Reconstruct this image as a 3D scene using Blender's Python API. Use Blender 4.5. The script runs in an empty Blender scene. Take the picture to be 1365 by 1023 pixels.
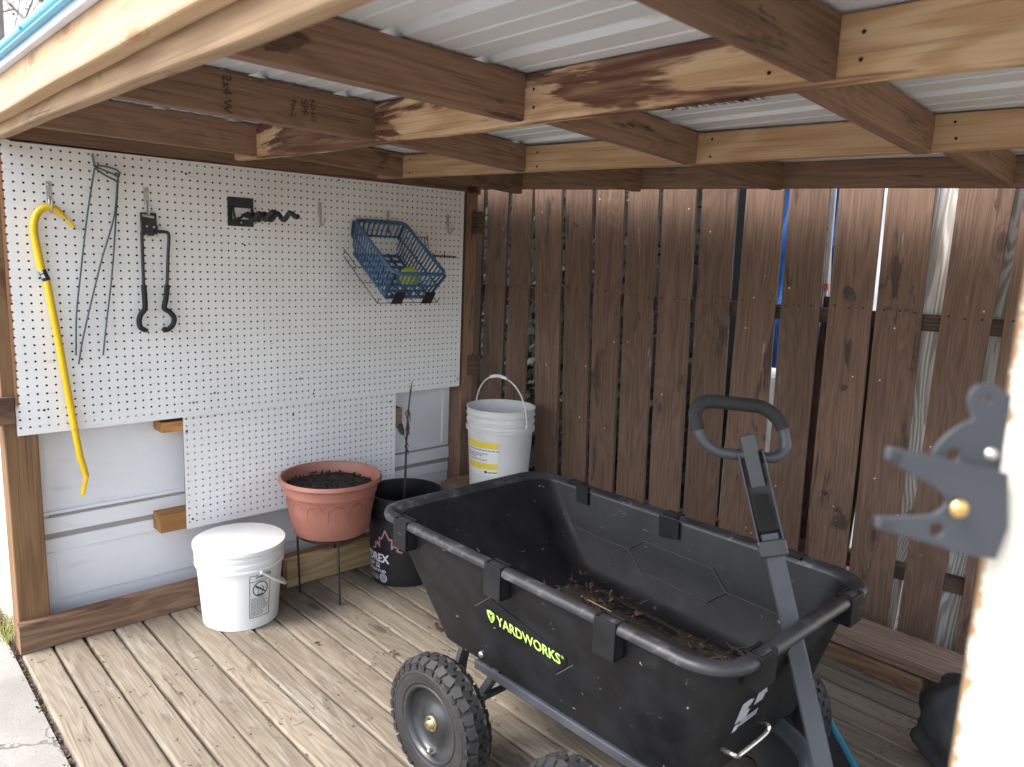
import bpy, bmesh, math, random
import numpy as np
from mathutils import Vector as V, Matrix
random.seed(7)
sc = bpy.context.scene
COL = sc.collection
R = math.radians
IN = .0254

# ------------------------------------------------------------------ camera
CP = V((2.6611, -2.22584, 1.30591)); YAW, PIT, ROL, FPX = .814436, .169157, .039605, 1003.281
_f = V((-math.sin(YAW)*math.cos(PIT), math.cos(YAW)*math.cos(PIT), -math.sin(PIT)))
_r = V((math.cos(YAW), math.sin(YAW), 0)); _u = _r.cross(_f)
CR = math.cos(ROL)*_r+math.sin(ROL)*_u; CU = -math.sin(ROL)*_r+math.cos(ROL)*_u
def ray(u, v): return _f+CR*((u-682.5)/FPX)-CU*((v-511.5)/FPX)
def hit(u, v, ax, val):                       # measured point of the photo on the plane axis = val
    d = ray(u, v); return CP+d*((val-CP[ax])/d[ax])
def hitp(u, v, a, b):                         # ... on the vertical plane y = a + b x
    d = ray(u, v); return CP+d*((a+b*CP.x-CP.y)/(d.y-b*d.x))
cam = bpy.data.cameras.new('camera'); co = bpy.data.objects.new('camera', cam); COL.objects.link(co)
m = Matrix((CR, CU, -_f)).transposed().to_4x4(); m.translation = CP; co.matrix_world = m
cam.sensor_width = 36; cam.lens = 36*FPX/1365; cam.clip_start = .02; cam.clip_end = 400
cam.dof.use_dof = True; cam.dof.focus_distance = 2.3; cam.dof.aperture_fstop = 4.5
sc.camera = co

# ------------------------------------------------------------------ objects
WM = {}
def put(o, world, parent=None):
    COL.objects.link(o)
    if parent is not None:
        o.parent = parent; o.matrix_parent_inverse = WM[parent].inverted()
    o.matrix_basis = world; WM[o] = world
    return o
def tag(o, label, cat, group=None):
    o['label'] = label; o['category'] = cat
    if group: o['group'] = group
    return o
def thing(name, label, cat, loc=(0, 0, 0), group=None):
    o = bpy.data.objects.new(name, None); o.empty_display_size = .05
    put(o, Matrix.Translation(V(loc))); return tag(o, label, cat, group)
def dup_tree(o, off, parent=None):
    c = o.copy(); w = Matrix.Translation(V(off)) @ WM[o]
    COL.objects.link(c)
    if parent is not None:
        c.parent = parent; c.matrix_parent_inverse = WM[parent].inverted()
    c.matrix_basis = w; WM[c] = w
    for ch in [x for x in list(WM) if x.parent == o and x is not c]: dup_tree(ch, off, c)
    return c

class MB:
    def __init__(s): s.v = []; s.f = []; s.sm = []; s.mi = []; s.cur = 0
    def add(s, vs, fs, smooth=False):
        b = len(s.v); s.v += [tuple(x) for x in vs]
        for f in fs: s.f.append([b+i for i in f]); s.sm.append(smooth); s.mi.append(s.cur)
    def box(s, lo, hi, mat=None, bev=0):
        lo, hi = V(lo), V(hi)
        bm = bmesh.new(); bmesh.ops.create_cube(bm, size=1)
        for v in bm.verts: v.co = V(((lo[i]+hi[i])/2+v.co[i]*(hi[i]-lo[i]) for i in range(3)))
        if bev: bmesh.ops.bevel(bm, geom=bm.edges[:], offset=bev, segments=2, affect='EDGES', profile=.5)
        s.bm(bm, mat)
    def bm(s, bm, mat=None, smooth=False):
        bm.verts.index_update()
        s.add([(mat @ v.co) if mat else v.co for v in bm.verts], [[v.index for v in f.verts] for f in bm.faces], smooth); bm.free()
    def obox(s, c, ax, ay, az, size, bev=0):   # oriented box
        m_ = Matrix((V(ax).normalized(), V(ay).normalized(), V(az).normalized())).transposed().to_4x4(); m_.translation = V(c)
        h = V(size)/2; s.box(-h, h, m_, bev)
    def tube(s, pts, r, n=8, closed=False, caps=True):
        pts = [V(p) for p in pts]; k = len(pts)
        rs = r if isinstance(r, (list, tuple)) else [r]*k
        vs = []; up = None
        for i, p in enumerate(pts):
            if closed: t = pts[(i+1) % k]-pts[i-1]
            else: t = pts[min(i+1, k-1)]-pts[max(i-1, 0)]
            t.normalize()
            if up is None:
                up = V((0, 0, 1)) if abs(t.z) < .9 else V((1, 0, 0))
            up = (up-t*up.dot(t)).normalized(); w = t.cross(up)
            vs += [p+(up*math.cos(2*math.pi*j/n)+w*math.sin(2*math.pi*j/n))*rs[i] for j in range(n)]
        fs = []
        for i in range(k if closed else k-1):
            a, b = i*n, ((i+1) % k)*n
            fs += [[a+j, a+(j+1) % n, b+(j+1) % n, b+j] for j in range(n)]
        s.add(vs, fs, True)
        if caps and not closed: s.add(vs[:n], [list(range(n))[::-1]]); s.add(vs[-n:], [list(range(n))])
    def lathe(s, prof, c=(0, 0, 0), n=48, mat=None, smooth=True, close=False):
        c = V(c); vs = []
        for r_, z in prof:
            vs += [V((r_*math.cos(2*math.pi*j/n), r_*math.sin(2*math.pi*j/n), z)) for j in range(n)]
        vs = [(mat @ x if mat else x+c) for x in vs]; fs = []
        k = len(prof)
        for i in range(k if close else k-1):
            a, b = i*n, ((i+1) % k)*n
            fs += [[a+j, a+(j+1) % n, b+(j+1) % n, b+j] for j in range(n)]
        s.add(vs, fs, smooth)
    def prism(s, poly, h, mat):                # polygon in local xy extruded +-h/2
        n = len(poly)
        vs = [mat @ V((x, y, -h/2)) for x, y in poly]+[mat @ V((x, y, h/2)) for x, y in poly]
        s.add(vs, [list(range(n))[::-1], list(range(n, 2*n))]+[[i, (i+1) % n, n+(i+1) % n, n+i] for i in range(n)])
    def build(s, name, mat, parent=None, world=None, smooth_angle=None):
        me = bpy.data.meshes.new(name); me.from_pydata(s.v, [], s.f)
        me.polygons.foreach_set('use_smooth', s.sm)
        mats = mat if isinstance(mat, (list, tuple)) else [mat]
        for x in mats: me.materials.append(x)
        if len(mats) > 1: me.polygons.foreach_set('material_index', s.mi)
        me.update()
        if smooth_angle:
            bm = bmesh.new(); bm.from_mesh(me); bmesh.ops.remove_doubles(bm, verts=bm.verts[:], dist=1e-5); bm.to_mesh(me); bm.free()
            me.polygons.foreach_set('use_smooth', [True]*len(me.polygons))
            me.set_sharp_from_angle(angle=smooth_angle)
        o = bpy.data.objects.new(name, me)
        return put(o, world or Matrix.Identity(4), parent)

    def each(s, name, mat, parent=None):       # every loose piece its own object
        par = list(range(len(s.v)))
        def fd(i):
            while par[i] != i: par[i] = par[par[i]]; i = par[i]
            return i
        for f in s.f:
            for i in f[1:]: par[fd(i)] = fd(f[0])
        groups = {}
        for k, f in enumerate(s.f): groups.setdefault(fd(f[0]), []).append(k)
        for ks in groups.values():
            q = MB(); ix = {}
            for k in ks:
                for i in s.f[k]:
                    if i not in ix: ix[i] = len(q.v); q.v.append(s.v[i])
                q.f.append([ix[i] for i in s.f[k]]); q.sm.append(s.sm[k]); q.mi.append(0)
            q.build(name, mat, parent)

def board(name, A, B, up, w, t, mat, parent=None, bev=.003, wob=0.0, w2=None):
    """timber from A to B (axis of the piece); w along 'up', t across; local X runs along the grain"""
    A, B = V(A), V(B); X = (B-A); L = X.length; X.normalize()
    Z = V(up); Z = (Z-X*Z.dot(X)).normalized(); Y = Z.cross(X)
    m_ = Matrix((X, Y, Z)).transposed().to_4x4(); m_.translation = A
    b = MB(); n = max(2, int(L/.12)); prof = []
    h, k = w/2, t/2
    for sx, sz in ((1, 1), (-1, 1), (-1, -1), (1, -1)):
        cx, cz = sx*(k-bev), sz*(h-bev)
        a0 = math.atan2(sz, sx)-math.pi/4
        for q in range(3):
            a = a0+q*math.pi/4; prof.append((cx+bev*math.cos(a), cz+bev*math.sin(a)))
    N = len(prof); vs = []
    ph = [random.uniform(0, 6) for _ in range(4)]
    for i in range(n+1):
        x = L*i/n
        oy = wob*math.sin(ph[0]+x*2.3); oz = wob*math.sin(ph[1]+x*3.1)
        ks = 1+((w2 or w)/w-1)*i/n
        for y, z in prof: vs.append((x, y+oy, z*ks+oz+wob*.5*math.sin(ph[2]+x*9+(3 if z > 0 else 0))))
    fs = [[i*N+j, i*N+(j+1) % N, (i+1)*N+(j+1) % N, (i+1)*N+j] for i in range(n) for j in range(N)]
    fs = [f[::-1] for f in fs]
    fs += [list(range(N)), [n*N+j for j in range(N)][::-1]]
    b.add(vs, fs)
    return b.build(name, mat, parent, m_)

# ------------------------------------------------------------------ materials
class NT:
    def __init__(s, name):
        s.m = bpy.data.materials.new(name); s.m.use_nodes = True; s.t = s.m.node_tree; s.t.nodes.clear()
        s.out = s.t.nodes.new('ShaderNodeOutputMaterial'); s.b = s.n('ShaderNodeBsdfPrincipled')
        s.t.links.new(s.b.outputs[0], s.out.inputs[0])
    def n(s, ty, **kw):
        x = s.t.nodes.new(ty)
        for k, v in kw.items(): setattr(x, k, v)
        return x
    def put(s, sock, v):
        if hasattr(v, 'links'): s.t.links.new(v, sock)
        else: sock.default_value = v
    def coord(s, kind='Object'): return s.n('ShaderNodeTexCoord').outputs[kind]
    def map(s, co, scale=(1, 1, 1), loc=(0, 0, 0)):
        x = s.n('ShaderNodeMapping'); s.put(x.inputs[0], co); x.inputs['Scale'].default_value = scale; x.inputs['Location'].default_value = loc
        return x.outputs[0]
    def noise(s, co, scale=5, detail=3, rough=.55, dist=0):
        x = s.n('ShaderNodeTexNoise'); s.put(x.inputs['Vector'], co); x.inputs['Scale'].default_value = scale
        x.inputs['Detail'].default_value = detail; x.inputs['Roughness'].default_value = rough; x.inputs['Distortion'].default_value = dist
        return x.outputs['Fac']
    def vor(s, co, scale=5):
        x = s.n('ShaderNodeTexVoronoi'); s.put(x.inputs['Vector'], co); x.inputs['Scale'].default_value = scale; return x
    def math(s, op, a, b=0, c=0):
        x = s.n('ShaderNodeMath', operation=op); s.put(x.inputs[0], a); s.put(x.inputs[1], b)
        if op in ('MULTIPLY_ADD',): s.put(x.inputs[2], c)
        return x.outputs[0]
    def vmath(s, op, a, b):
        x = s.n('ShaderNodeVectorMath', operation=op); s.put(x.inputs[0], a); s.put(x.inputs[1], b); return x.outputs[0]
    def mix(s, f, a, b, mode='MIX'):
        x = s.n('ShaderNodeMix', data_type='RGBA', blend_type=mode); s.put(x.inputs[0], f)
        for k, v in ((6, a), (7, b)):
            if isinstance(v, (tuple, list)): x.inputs[k].default_value = (*v[:3], 1)
            else: s.put(x.inputs[k], v)
        return x.outputs[2]
    def step(s, f, lo, hi, a=0, b=1):
        x = s.n('ShaderNodeMapRange', interpolation_type='SMOOTHSTEP'); s.put(x.inputs[0], f)
        for i, v in enumerate((lo, hi, a, b)): x.inputs[i+1].default_value = v
        return x.outputs[0]
    def bump(s, h, strength=.3, dist=.002):
        x = s.n('ShaderNodeBump'); s.put(x.inputs['Height'], h); x.inputs['Strength'].default_value = strength; x.inputs['Distance'].default_value = dist
        s.t.links.new(x.outputs[0], s.b.inputs['Normal'])
    def fin(s, col=None, rough=.6, metal=0, spec=.5):
        if col is not None:
            if isinstance(col, (tuple, list)): s.b.inputs['Base Color'].default_value = (*col[:3], 1)
            else: s.put(s.b.inputs['Base Color'], col)
        s.put(s.b.inputs['Roughness'], rough); s.put(s.b.inputs['Metallic'], metal)
        s.b.inputs['Specular IOR Level'].default_value = spec
        return s.m

def wood(name, c1, c2, ring=.5, ringf=34, knots=.5, knotc=(.06, .035, .025), stain=None, sthr=.6, sscale=(1.4, 6, 6),
         grey=None, gthr=.62, fibre=.35, rough=.75, bump=.35, attr=False, blotch=.5, spots=0, spec=.25, cracks=.6, lines=.55):
    t = NT(name); c = t.coord('Object')
    if attr:
        a = t.n('ShaderNodeAttribute', attribute_name='rnd'); rv = a.outputs['Fac']
    else: rv = t.n('ShaderNodeObjectInfo').outputs['Random']
    cb = t.n('ShaderNodeCombineXYZ'); t.put(cb.inputs[0], t.math('MULTIPLY', rv, 61.0)); t.put(cb.inputs[1], t.math('MULTIPLY', rv, 23.0)); t.put(cb.inputs[2], t.math('MULTIPLY', rv, 37.0))
    p = t.vmath('ADD', c, cb.outputs[0])
    kv = t.vor(t.map(p, (3.2, 8.5, 8.5)), 1); kd = kv.outputs['Distance']
    sepc = t.n('ShaderNodeSeparateColor'); t.put(sepc.inputs[0], kv.outputs['Color'])
    kon = t.math('LESS_THAN', sepc.outputs[0], knots)
    kin = t.math('MULTIPLY', t.step(kd, .05, .20, 1, 0), kon)
    kwide = t.math('MULTIPLY', t.step(kd, .1, .6, 1, 0), kon)
    n1 = t.noise(t.map(p, (.9, 7, 7)), 1, 2, .5, .3)
    n1 = t.math('MULTIPLY_ADD', kwide, .10, n1)
    rr = t.math('SINE', t.math('MULTIPLY', n1, ringf*3.0)); rr = t.step(rr, -1, 1)
    fib = t.noise(t.map(p, (5, 170, 170)), 1, 3, .6)
    big = t.noise(t.map(p, (1.6, 9, 9)), 1, 4, .6)
    f = t.math('MULTIPLY_ADD', rr, ring, t.math('MULTIPLY', big, blotch))
    f = t.math('MULTIPLY_ADD', t.math('SUBTRACT', fib, .5), fibre*2, f)
    f = t.step(f, .0, 1.0)
    col = t.mix(f, c1, c2)
    # board to board difference
    hsv = t.n('ShaderNodeHueSaturation'); t.put(hsv.inputs['Color'], col); t.put(hsv.inputs['Value'], t.math('MULTIPLY_ADD', rv, .4, .8)); col = hsv.outputs[0]
    if grey is not None:
        g = t.noise(t.map(p, (2.2, 16, 16)), 1, 5, .7); g2 = t.noise(t.map(p, (9, 120, 120)), 1, 2)
        col = t.mix(t.math('MULTIPLY', t.step(g, gthr, gthr+.12), t.step(g2, .35, .6)), col, grey)
    if stain is not None:
        s1 = t.noise(t.map(p, sscale, (3, 7, 1)), 1, 5, .62, .6)
        sm = t.step(s1, sthr, sthr+.05)
        s2 = t.noise(t.map(p, (4, 60, 60)), 1, 3)
        col = t.mix(t.math('MULTIPLY', sm, t.step(s2, .25, .6, .55, 1)), col, stain)
    cn_ = t.noise(t.map(p, (.8, 38, 38), (9, 2, 4)), 1, 2, .5); ck = t.step(t.math('ABSOLUTE', t.math('SUBTRACT', cn_, .5)), .0, .011, 1, 0)
    cm = t.step(t.noise(t.map(p, (2.0, 12, 12), (1, 8, 3)), 1, 2), .50, .58); ck = t.math('MULTIPLY', t.math('MULTIPLY', ck, cm), cracks)
    col = t.mix(ck, col, knotc)
    ln = t.noise(t.map(p, (2.2, 260, 260), (3, 3, 3)), 1, 2, .6); col = t.mix(t.math('MULTIPLY', t.step(ln, .56, .70), lines), col, tuple(x*.45 for x in c2))
    kr = t.step(t.math('SINE', t.math('MULTIPLY', kd, 70)), -.2, .8)
    col = t.mix(t.math('MULTIPLY', t.math('MULTIPLY', t.step(kd, .12, .36, 1, 0), kon), t.math('MULTIPLY', kr, .35)), col, knotc)
    col = t.mix(t.math('MULTIPLY', kin, .85), col, knotc)
    if spots:
        sp = t.vor(t.map(p, (60, 60, 60)), 1); ss = t.n('ShaderNodeSeparateColor'); t.put(ss.inputs[0], sp.outputs['Color'])
        sm = t.math('MULTIPLY', t.step(sp.outputs['Distance'], .1, .25, 1, 0), t.math('LESS_THAN', ss.outputs[0], spots))
        col = t.mix(sm, col, (.55, .5, .42))
    t.bump(t.math('MULTIPLY_ADD', rr, .4, fib), bump, .0015)
    return t.fin(col, rough, 0, spec)

def plastic(name, col, rough=.5, var=.06, dirt=None, dthr=.62, dsc=6, scratch=0, bump=.05, bsc=90, spec=.5):
    t = NT(name); c = t.coord('Object')
    n = t.noise(c, 9, 4, .6)
    dk = tuple(x*(1-var) for x in col); lt = tuple(min(1, x*(1+var)) for x in col)
    k = t.mix(t.step(n, .3, .7), dk, lt)
    if dirt is not None:
        d = t.noise(c, dsc, 6, .72, .4); k = t.mix(t.math('MULTIPLY', t.step(d, dthr, dthr+.18), .8), k, dirt)
    if scratch:
        s1 = t.noise(t.map(c, (14, 90, 40)), 1, 3, .7); s2 = t.noise(t.map(c, (70, 16, 60), (4, 4, 4)), 1, 3, .7)
        sm = t.math('MAXIMUM', t.step(s1, .69, .76), t.step(s2, .70, .77)); k = t.mix(t.math('MULTIPLY', sm, scratch), k, (.35, .35, .34))
    t.bump(t.noise(c, bsc, 2), bump, .002)
    return t.fin(k, t.step(n, .2, .8, rough-.08, rough+.1), 0, spec)
def metal(name, col, rough=.35, var=.2, rust=None):
    t = NT(name); c = t.coord('Object'); n = t.noise(c, 30, 4, .65)
    k = t.mix(n, tuple(x*(1-var) for x in col), col)
    if rust: k = t.mix(t.step(t.noise(c, 45, 4, .7), .58, .66), k, rust)
    return t.fin(k, t.step(n, .2, .8, rough-.1, rough+.15), .9)

M = {}
M['deck'] = wood('deck_wood', (.240, .205, .158), (.155, .128, .096), ring=.26, ringf=34, knots=.25, knotc=(.07, .054, .04), stain=(.135, .110, .083), sthr=.615, sscale=(4.5, 20, 20), grey=(.25, .228, .19), gthr=.52, fibre=.65, attr=True, blotch=.65, bump=.7, cracks=.75, lines=.35)
M['pale'] = wood('pale_pine', (.62, .42, .245), (.47, .28, .145), ring=.4, ringf=20, knots=.35, knotc=(.22, .11, .055), stain=(.20, .10, .06), sthr=.63, sscale=(1.8, 9, 9), fibre=.5)
M['fascia'] = wood('fascia_pine', (.54, .38, .24), (.43, .285, .165), ring=.25, ringf=16, knots=.3, knotc=(.30, .16, .08), stain=(.34, .20, .10), sthr=.655, sscale=(10, 2.6, 2.6), fibre=.4, lines=.3)
M['fascia_shaded'] = wood('front_beam_pine_shaded', (.36, .25, .155), (.25, .165, .10), ring=.35, ringf=22, knots=.3, knotc=(.17, .095, .055), stain=(.20, .12, .07), sthr=.63, sscale=(6, 4, 4), fibre=.6)  # darker, greyer pine: shade of the inner beam put into its colour
M['barky'] = wood('barky_pine', (.66, .48, .30), (.49, .30, .16), ring=.5, ringf=22, knots=.4, knotc=(.17, .08, .05), stain=(.125, .055, .038), sthr=.52, sscale=(1.5, 9, 9), fibre=.45)
M['joist'] = wood('joist_wood', (.25, .150, .100), (.145, .083, .055), ring=.25, ringf=30, knots=.45, knotc=(.04, .027, .02), stain=(.065, .04, .03), sthr=.60, sscale=(2.6, 12, 12), fibre=.7, bump=.6)
M['fence'] = wood('fence_wood', (.170, .106, .074), (.088, .055, .039), ring=.2, ringf=34, knots=.16, knotc=(.04, .03, .027), stain=(.062, .040, .030), sthr=.60, sscale=(2.5, 10, 10), grey=(.32, .26, .225), gthr=.63, fibre=.7, blotch=.7, spots=.010, bump=.5, lines=.35, cracks=.5)
M['fencedark'] = wood('dark_fence_wood', (.12, .075, .055), (.06, .038, .03), knots=.2, fibre=.5)
M['grey'] = wood('weathered_board', (.78, .76, .72), (.36, .34, .31), ring=.6, ringf=40, knots=.4, knotc=(.16, .14, .12), fibre=.6, bump=.6, lines=.4)
M['post'] = wood('treated_post', (.235, .135, .066), (.15, .083, .042), ring=.4, ringf=18, knots=.3, knotc=(.08, .04, .02), fibre=.5)
M['plate'] = wood('plate_wood', (.30, .19, .115), (.18, .105, .065), ring=.45, ringf=22, knots=.4, knotc=(.07, .04, .025), stain=(.085, .045, .035), sthr=.52, sscale=(1.6, 4, 4), fibre=.6)
M['plank'] = wood('old_plank', (.36, .25, .18), (.22, .145, .105), ring=.4, ringf=30, knots=.25, knotc=(.1, .06, .04), fibre=.6, grey=(.36, .29, .23), gthr=.55)
M['cleat'] = wood('orange_cleat', (.52, .27, .10), (.35, .16, .055), ring=.45, ringf=24, knots=.5, knotc=(.07, .03, .02), fibre=.3)

# ------------------------------------------------------------------ setting: ground, pavement, deck
t = NT('soil'); c = t.coord(); k = t.mix(t.noise(c, .8, 5), (.12, .10, .06), (.2, .17, .1)); t.bump(t.noise(c, 8, 4), .5, .05); soil = t.fin(k, .9)
b = MB(); b.add([(-150, -150, -.14), (150, -150, -.14), (150, 150, -.14), (-150, 150, -.14)], [[0, 1, 2, 3]])
o = b.build('ground', soil); o['kind'] = 'structure'
t = NT('concrete'); c = t.coord(); n = t.noise(c, 3.5, 6, .65); fine = t.noise(c, 160, 3, .7)
k = t.mix(t.step(n, .3, .7), (.21, .20, .18), (.295, .285, .265)); k = t.mix(t.step(fine, .56, .68), k, (.16, .15, .13))
cr = t.n('ShaderNodeTexVoronoi', feature='DISTANCE_TO_EDGE'); cc = t.vmath('ADD', c, t.vmath('MULTIPLY', t.n('ShaderNodeTexNoise').outputs['Color'], (.0, .0, 0)))
nz = t.n('ShaderNodeTexNoise'); t.put(nz.inputs['Vector'], c); nz.inputs['Scale'].default_value = 7; nz.inputs['Detail'].default_value = 4
t.put(cr.inputs['Vector'], t.vmath('ADD', c, t.vmath('SCALE', nz.outputs['Color'], (0, 0, 0)))); cr.inputs['Scale'].default_value = 1.55
sc_ = t.n('ShaderNodeVectorMath', operation='SCALE'); t.put(sc_.inputs[0], nz.outputs['Color']); sc_.inputs['Scale'].default_value = .22
t.put(cr.inputs['Vector'], t.vmath('ADD', c, sc_.outputs[0]))
k = t.mix(t.step(cr.outputs['Distance'], .002, .008, .8, 0), k, (.09, .08, .07))
t.bump(t.math('ADD', fine, t.math('MULTIPLY', n, .6)), .5, .003); conc = t.fin(k, .85)
b = MB(); b.box((-3.0, -9, -.13), (12, -1.839, -.012)); o = b.build('pavement', conc); o['kind'] = 'structure'
# deck: boards along X, one sheet of boards
b = MB(); rnd = []; y = -1.8235; random.seed(3); nails = MB()
ys = []
while y < .72:
    ys.append(y); n0 = len(b.v)
    w = .0835+random.uniform(-.0015, .0012); r_ = random.random()
    x0 = -.13 if y > -1.7 else .03
    prof = [(0, -.038), (0, -.006), (.002, -.002), (.006, 0), (w/2, .0004), (w-.006, 0), (w-.002, -.002), (w, -.006), (w, -.038)]
    N = len(prof); nx = 60; vs = []; ph = random.uniform(0, 6)
    for i in range(nx+1):
        x = x0+(3.4-x0)*i/nx
        for q, (py, pz) in enumerate(prof):
            jy = (.0012*math.sin(x*5+ph)+random.uniform(-.0006, .0006)) if q in (0, 1, 2, 6, 7, 8) else 0
            vs.append((x, y+py+jy, pz+.0008*math.sin(x*3.3+ph*2)))
    b.add(vs, [[i*N+j, (i+1)*N+j, (i+1)*N+j+1, i*N+j+1] for i in range(nx) for j in range(N-1)])
    b.add(vs[:N], [list(range(N))]); rnd += [r_]*(len(b.v)-n0)
    for xx in (.075, .46, .85, 1.24, 1.63, 2.02, 2.4):
        for dy in (.2, .8):
            cx, cy = xx+random.uniform(-.012, .012), y+w*dy+random.uniform(-.004, .004)
            nails.lathe([(.0001, .0010), (.0027, .0010), (.0032, .0003)], (cx, cy, 0), 8)
    y += .0905
deck = b.build('deck', M['deck']); deck['kind'] = 'structure'
at_ = deck.data.attributes.new('rnd', 'FLOAT', 'POINT'); at_.data.foreach_set('value', rnd)
darkmetal = metal('dark_nail', (.06, .05, .045), .6)
nails.build('deck_nail', metal('deck_screw', (.13, .11, .085), .7), deck)['kind'] = 'structure'
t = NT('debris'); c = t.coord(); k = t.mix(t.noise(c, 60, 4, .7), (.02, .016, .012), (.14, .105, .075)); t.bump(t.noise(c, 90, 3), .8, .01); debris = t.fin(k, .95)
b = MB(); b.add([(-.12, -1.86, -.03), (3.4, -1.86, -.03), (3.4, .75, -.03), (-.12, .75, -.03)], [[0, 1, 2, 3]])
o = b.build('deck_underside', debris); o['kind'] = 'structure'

# ------------------------------------------------------------------ the lean-to shed
shed = thing('lean_to_shed', 'open lean-to shed with bare timber rafters under a ribbed metal roof', 'shed', (0, -1.0, 0))
def roofz(y): return 1.700-(.042 if y > -1.06 else .006)*(y+1.06)
# roof sheet, ribs along X
prof = []; y = -1.875
rib = .235
while y < .60:
    z = 0
    prof += [(y, 0), (y+.012, .016), (y+.034, .016), (y+.046, 0)]
    for q in (.105, .165): prof += [(y+q, 0), (y+q+.003, .0022), (y+q+.010, .0022), (y+q+.013, 0)]
    y += rib
t = NT('roof_metal'); c = t.coord(); n = t.noise(t.map(c, (.6, 5, 1)), 2, 5, .6)
k = t.mix(n, (.62, .65, .70), (.74, .765, .80)); k = t.mix(t.step(t.noise(t.map(c, (3, 20, 1)), 1, 5, .7), .60, .75), k, (.50, .49, .46)); roofm = t.fin(k, .38, .0)
b = MB(); vs = []; ny = len(prof)
for x in (-1.2, 3.3):
    for yy, zz in prof: yc = min(yy, .03+.15*x+.045-.002*(yy < .3)*(x > 9)); vs.append((x, yc, roofz(yc)+.003+zz))
b.add(vs, [[j, ny+j, ny+j+1, j+1] for j in range(ny-1)])
o = b.build('roof_sheet', roofm, shed)
md = o.modifiers.new('solid', 'SOLIDIFY'); md.thickness = .001; md.offset = 1
# flashing along the front eave: turquoise outside, white underneath
teal = plastic('teal_paint', (.10, .42, .60), .35, .1)
lilac = plastic('white_under_paint', (.62, .66, .78), .45, .05)
b = MB(); b.cur = 1
b.obox((1.0, -1.859, 1.678), (1, 0, 0), (0, 1, 0), (0, 0, 1), (4.5, .014, .014))
b.cur = 0
b.tube([(-1.25, -1.872, 1.698), (3.3, -1.872, 1.698)], .012, 10)
b.obox((1.0, -1.866, 1.688), (1, 0, 0), (0, 1, 0), (0, 0, 1), (4.5, .026, .005))
for i in range(14): b.tube([(-.9+.3*i, -1.887, 1.694), (-.9+.3*i, -1.880, 1.695)], .004, 8)
b.build('eave_flashing', [teal, lilac], shed)
# beams along X
def frame(o, x, y):
    x = V(x).normalized(); y = V(y); y = (y-x*y.dot(x)).normalized(); z = x.cross(y)
    m_ = Matrix((x, y, z)).transposed().to_4x4(); m_.translation = V(o); return m_
def beam(nm, ends, zb, zt, thick, mat, wob=0.0, bev=.004):
    (x0, y0), (x1, y1) = ends; zb0, zb1 = zb; zt0, zt1 = zt
    A = V((x0, y0+thick/2, (zb0+zt0)/2)); B = V((x1, y1+thick/2, (zb1+zt1)/2))
    return board(nm, A, B, (0, 0, 1), ((zt0-zb0)+(zt1-zb1))/2, thick, mat, shed, bev, wob)
beam('fascia_board', ((-1.2, -1.85), (3.2, -1.85)), (1.592, 1.592), (1.690, 1.690), .036, M['fascia'], .0015, .005)
beam('front_beam', ((-1.2, -1.8135), (3.2, -1.8135)), (1.578, 1.541), (1.699, 1.662), .032, M['fascia_shaded'], .002, .006)
LB = lambda x: -1.085+.038*x
beam('rafter_beam', ((-.006, LB(0)), (2.75, LB(2.75))), (1.592, 1.592), (1.698, 1.697), .038, M['barky'], .0025, .006)
SB = lambda x: -.503+.117*x
beam('rafter_beam', ((-.006, SB(0)), (2.8, SB(2.8))), (1.5835, 1.5835), (1.672, 1.660), .038, M['pale'], .001)
TB = lambda x: .03+.15*x
zl = hitp(640, 252, .03, .15).z; zr = hitp(1365, 250, .03, .15).z; xl = hitp(640, 252, .03, .15).x; xr = hitp(1365, 250, .03, .15).x
zs = (zr-zl)/(xr-xl); z0 = zl-zs*(xl+.1); z1 = zl+zs*(2.9-xl)
beam('rafter_beam', ((-.1, TB(-.1)), (2.9, TB(2.9))), (z0, z1), (z0+.089, z1+.089), .038, M['joist'], .001)
# wall header over the pegboard
board('wall_header', (-.026, -1.775, 1.634), (-.026, .05, 1.62), (0, 0, 1), .104, .038, M['joist'], shed)
# joists between the beams
def joist(x0, y0, x1, y1, h=.096):
    A = V((x0-.019, y0, roofz(y0)-h/2-.003)); B = V((x1-.019, y1, roofz(y1)-h/2-.003))
    o = board('joist', A, B, (0, 0, 1), h, .038, M['joist'], shed, .0025, .0008); return o
jo = []
for x1 in (.16, .836, 1.40, 2.085, 2.70): jo.append(joist(x1+.03, -1.775, x1, LB(x1)-.001, .098))
for x1 in (.15, .765, 1.39, 1.985, 2.6): jo.append(joist(x1+.03, LB(x1)+.039, x1, SB(x1)-.001, .087))
for u in (697, 856, 1045, 1352):
    p = hitp(u, 232, .03, .15); jo.append(joist(p.x+.03, SB(p.x)+.039, p.x, TB(p.x)-.001, .083))
b = MB()
for fn, zc_, xs_ in ((LB, 1.645, (.19, .87, 1.43, 1.97, 2.12)), (SB, 1.628, (.19, .81, 1.43, 2.03, 2.30))):
    for x in xs_:
        for dz in (-.024, .022):
            b.lathe([(.0001, .0009), (.0028, .0008), (.0035, .0001)], n=10, mat=frame((x+random.uniform(-.004, .004), fn(x)-.0006, zc_+dz+random.uniform(-.006, .006)), (1, .05 if fn is LB else .117, 0), (0, 0, 1)))
NAILS = b
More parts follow.
